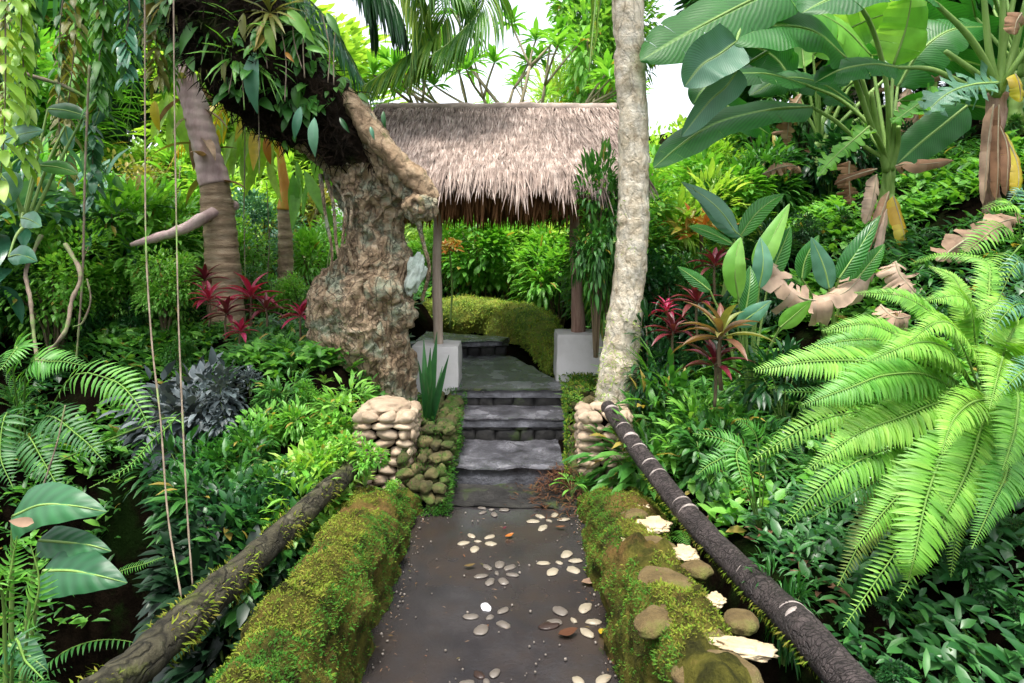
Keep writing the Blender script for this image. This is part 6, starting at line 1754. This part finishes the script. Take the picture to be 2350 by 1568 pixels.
for k, (px, py, Y) in enumerate([(430, 20, 4.3), (500, 60, 4.2), (560, 70, 4.15), (620, 30, 4.15), (680, 10, 4.2), (540, 130, 4.15), (470, 110, 4.3), (700, 70, 4.25), (600, 150, 4.2), (400, -10, 4.2), (350, 20, 4.3)]):
    rnd = random.Random(k); mats = []
    for i in range(24):
        a = rnd.random() * 6.28
        mats.append(np.array(orient((0, 0, 0), (math.cos(a), -abs(math.sin(a)) * .6, rnd.uniform(-1.6, .5)), (0, -.6, .8), (.12, rnd.uniform(.14, .34), .2))))
    o = MB().inst(LL if k % 2 else LS, mats).build('epiphyte', G[['olive', 'mid', 'fresh'][k % 3]]); o.location = P(px, py, Y)
    tag(o, 'strap leaved epiphyte drooping from the dark root mass at the top', 'plant', grp)
# hanging roots in front of the gully
for pts, r, lab in [(((332, -60, 3.5), (333, 300, 3.4), (335, 560, 3.2), (348, 780, 3.0), (368, 960, 2.8), (385, 1180, 2.6), (416, 1372, 2.35)), .0042, 'long thin hanging root, the left of the two reaching the left rail'),
                    (((398, -60, 3.4), (400, 200, 3.3), (405, 520, 3.1), (410, 740, 2.9), (420, 980, 2.7), (430, 1180, 2.55), (442, 1345, 2.45)), .004, 'long thin hanging root, the right of the two reaching the left rail'),
                    (((205, 150, 4.2), (195, 400, 4.2), (190, 620, 4.2), (175, 830, 4.2)), .008, 'brown hanging root in the left thicket'),
                    (((150, 930, 3.2), (130, 1020, 3.15), (95, 1130, 3.1), (80, 1200, 3.1)), .004, 'thin slanting root above the huge dark leaves'),
                    (((555, 100, 5.2), (562, 300, 5.2), (560, 480, 5.2), (563, 640, 5.2)), .004, 'thin straight vine beside the ringed palm trunk'),
                    (((592, 200, 4.3), (594, 280, 4.3), (595, 400, 4.3)), .003, 'short thread vine under the big pale hanging leaf'),
                    (((612, 420, 6), (618, 560, 6), (612, 650, 6)), .004, 'thin vine between the two ringed palms'), (((760, 560, 4.9), (752, 620, 4.9), (765, 720, 4.9)), .005, 'slack vine left of the lumpy trunk'),
                    (((150, 560, 4.2), (185, 630, 4.1), (165, 690, 4.0), (150, 760, 3.9), (110, 810, 3.9), (88, 845, 3.85)), .012, 'curved woody root, right arm of the fork in the left thicket'), (((95, 540, 4.2), (60, 620, 4.1), (70, 690, 4.0), (78, 770, 3.95), (88, 848, 3.85)), .012, 'woody root, left arm of the fork in the left thicket'),
                    (((200, 640, 4.0), (208, 690, 4.0), (190, 740, 4.0), (168, 750, 4.0)), .006, 'looped root hanging at the left below the thicket')]:
    q = A(*pts)
    def dv(p, t, a, r_): return r_ * .5 * noise.noise(p * 20)
    V, F, U = tube(q, [r * 1.1, r, r, r * .8], seg=6, n=70, disp=dv)
    o = MB().add(V - np.array(q[0]), F, U).build('hanging_root', G['vine']); o.location = q[0]; tag(o, lab, 'hanging root')
# curtain of vines at the top left
grp = 'leafy vines curtaining the top left'
for k in range(19):
    rnd = random.Random(300 + k)
    px = rnd.uniform(-20, 420); Y = rnd.uniform(4.0, 5.6); y0_ = rnd.uniform(-120, -10); y1_ = rnd.uniform(150, 520) if px < 240 else rnd.uniform(100, 300)
    a, b = P(px, y0_, Y), P(px + rnd.uniform(-25, 25), y1_, Y)
    pts = [a, a.lerp(b, .35) + Vector((rnd.uniform(-.06, .06), 0, 0)), a.lerp(b, .7) + Vector((rnd.uniform(-.06, .06), 0, 0)), b]
    root = tag(empty('hanging_vine', a), 'leafy vine hanging in the curtain at the top left', 'vine', grp)
    V, F, U = tube(pts, [.006, .005, .003], seg=5, n=24)
    MB().add(V - np.array(a), F, U).build('stem', G['vine'], root)
    c = catmull(pts, 60); mats = []
    pr = [LL, leaf(5, .42, ovate, droop=.6, fold=.25), leaf(5, .3, ovate, droop=.8, fold=.3), LL][k % 4]
    for i in range(2, 60, 1 if k % 3 else 2):
        for _ in range(2):
            an = rnd.random() * 6.28
            mats.append(np.array(orient(c[i] - a, (math.cos(an), math.sin(an), -1.1), (math.cos(an), math.sin(an) - .5, .6), rnd.uniform(.07, .17) * (1.1 if pr is not LH else .8))))
    MB().inst(pr, mats).build('foliage', G[['mid', 'olive', 'fresh', 'blue', 'lime'][k % 5]], root)
# bare woody branch crossing the top left
o = addt('branch', A((-30, 140, 4.6), (60, 170, 4.6), (140, 195, 4.65), (200, 225, 4.7)), [.02, .016, .01], 'vine', None, P(0, 150, 4.6), seg=8, n=30); o.location = P(0, 150, 4.6); tag(o, 'bare woody branch crossing the top left corner', 'branch')
# climber on the left thicket: big bluish leaves at the edge
leafset('heart_leaf_climber', P(60, 520, 4.3), 'climber with big pale bluish leaves at the left edge of the thicket', 'climbing plant',
        [(((0, 330, 4.2), (40, 310, 4.15), (100, 300, 4.1)), 'bananab'), (((0, 400, 4.1), (20, 430, 4.1), (10, 480, 4.1)), 'bananab'), (((20, 590, 4.1), (50, 585, 4.05), (85, 600, 4.05)), 'blue'), (((50, 500, 4.2), (70, 505, 4.15), (95, 520, 4.1)), 'blue'),
         (((110, 250, 4.4), (160, 255, 4.4), (205, 270, 4.4)), 'deep'), (((90, 380, 4.3), (140, 385, 4.3), (180, 400, 4.3)), 'mid'), (((240, 200, 4.5), (230, 250, 4.5), (215, 290, 4.5)), 'alocasia'), (((150, 290, 4.5), (155, 320, 4.5), (165, 345, 4.5)), 'blue')],
        [.16, .17, .13, .12, .12, .1, .14, .1], None)

# ------------------------------------------------------------------ ground cover
def cover(name, lab, regions, n, mats_, seed, smin=.03, smax=.08, skip=None):
    rnd = random.Random(seed)
    groups = [[] for _ in mats_]
    for _ in range(n):
        x0, x1, y0, y1 = rnd.choice(regions)
        x, y = rnd.uniform(x0, x1), rnd.uniform(y0, y1)
        if skip and skip(x, y): continue
        p = noise.noise(Vector((x * 1.3, y * 1.3, seed)))
        if p < -.25: continue
        if smin > .035 and y < 3.1 and x > 1: continue
        z = T(x, y)
        k = int((noise.noise(Vector((x * .8 + 50, y * .8, 0))) * .5 + .5) * len(mats_) + rnd.uniform(-.5, .5)); k = max(0, min(len(mats_) - 1, k))
        for _ in range(5):
            a = rnd.random() * 6.28
            groups[k].append(np.array(orient((x + rnd.gauss(0, .05), y + rnd.gauss(0, .05), z + rnd.uniform(0, .1)), (math.cos(a), math.sin(a), rnd.uniform(-.1, 1)), (0, -.3, 1), rnd.uniform(smin, smax) * (1 + .08 * y))))
    m = MB()
    for i, g_ in enumerate(groups):
        m.inst(LL if i % 2 else LO, g_, i)
    tag(m.build(name, [G[q] for q in mats_]), lab, kind='stuff', cat='ground cover')
cover('ground_cover', 'small leaved ground cover over the right hillside', [(1.1, 9, 1.8, 12), (1.0, 4.5, 3.2, 8), (.85, 2.0, 4.2, 7)], 16000, ['deep', 'mid', 'fresh', 'ferndark'], 3, smin=.04, smax=.1)
cover('ground_cover', 'small leaved ground cover over the left bank and behind the gate', [(-8, -1.1, 3.8, 11), (-4, -1.1, 3.6, 6), (-3, 3, 9.0, 14), (-1.4, -.75, 4.4, 6)], 11000, ['deep', 'mid', 'fresh'], 4, smin=.04, smax=.1, skip=lambda x, y: x < -1.75 and y < 4.6 and x > -3.2)
cover('ground_cover', 'dark ground cover low on the right bank under the bright fern', [(1.12, 3.4, 1.6, 3.2)], 1500, ['deep', 'ferndark'], 8, smin=.03, smax=.08)

# ------------------------------------------------------------------ grit and scraps on the wet path, clods against the walls
m = MB(); mats = [[], []]
for _ in range(420):
    e = random.random()
    x = random.uniform(-.5, .36) if e < .45 else random.choice((-1, 1)) * random.gauss(.43, .02) - .06
    y = random.uniform(1.6, 3.9)
    if not -.53 < x < .385: continue
    if random.random() < .5:
        stone(m, (x, y, .006), (random.uniform(.002, .006),) * 3, seed=_, amp=.2, proto=B3)
    else:
        mats[random.random() < .5].append(np.array(orient((x, y, .012), (random.uniform(-1, 1), random.uniform(-1, 1), random.uniform(-.1, .2)), (0, 0, 1), random.uniform(.008, .026))))
m.inst(leaf(3, .3, lance, droop=.6, fold=.3), mats[0], 1).inst(leaf(3, .12, lance, droop=.6, fold=.3), mats[1], 2)
tag(m.build('grit', [G['pebblegrey'], G['litter'], G['brown']]), 'scattered grit and leaf scraps on the wet path', 'grit', kind='stuff')
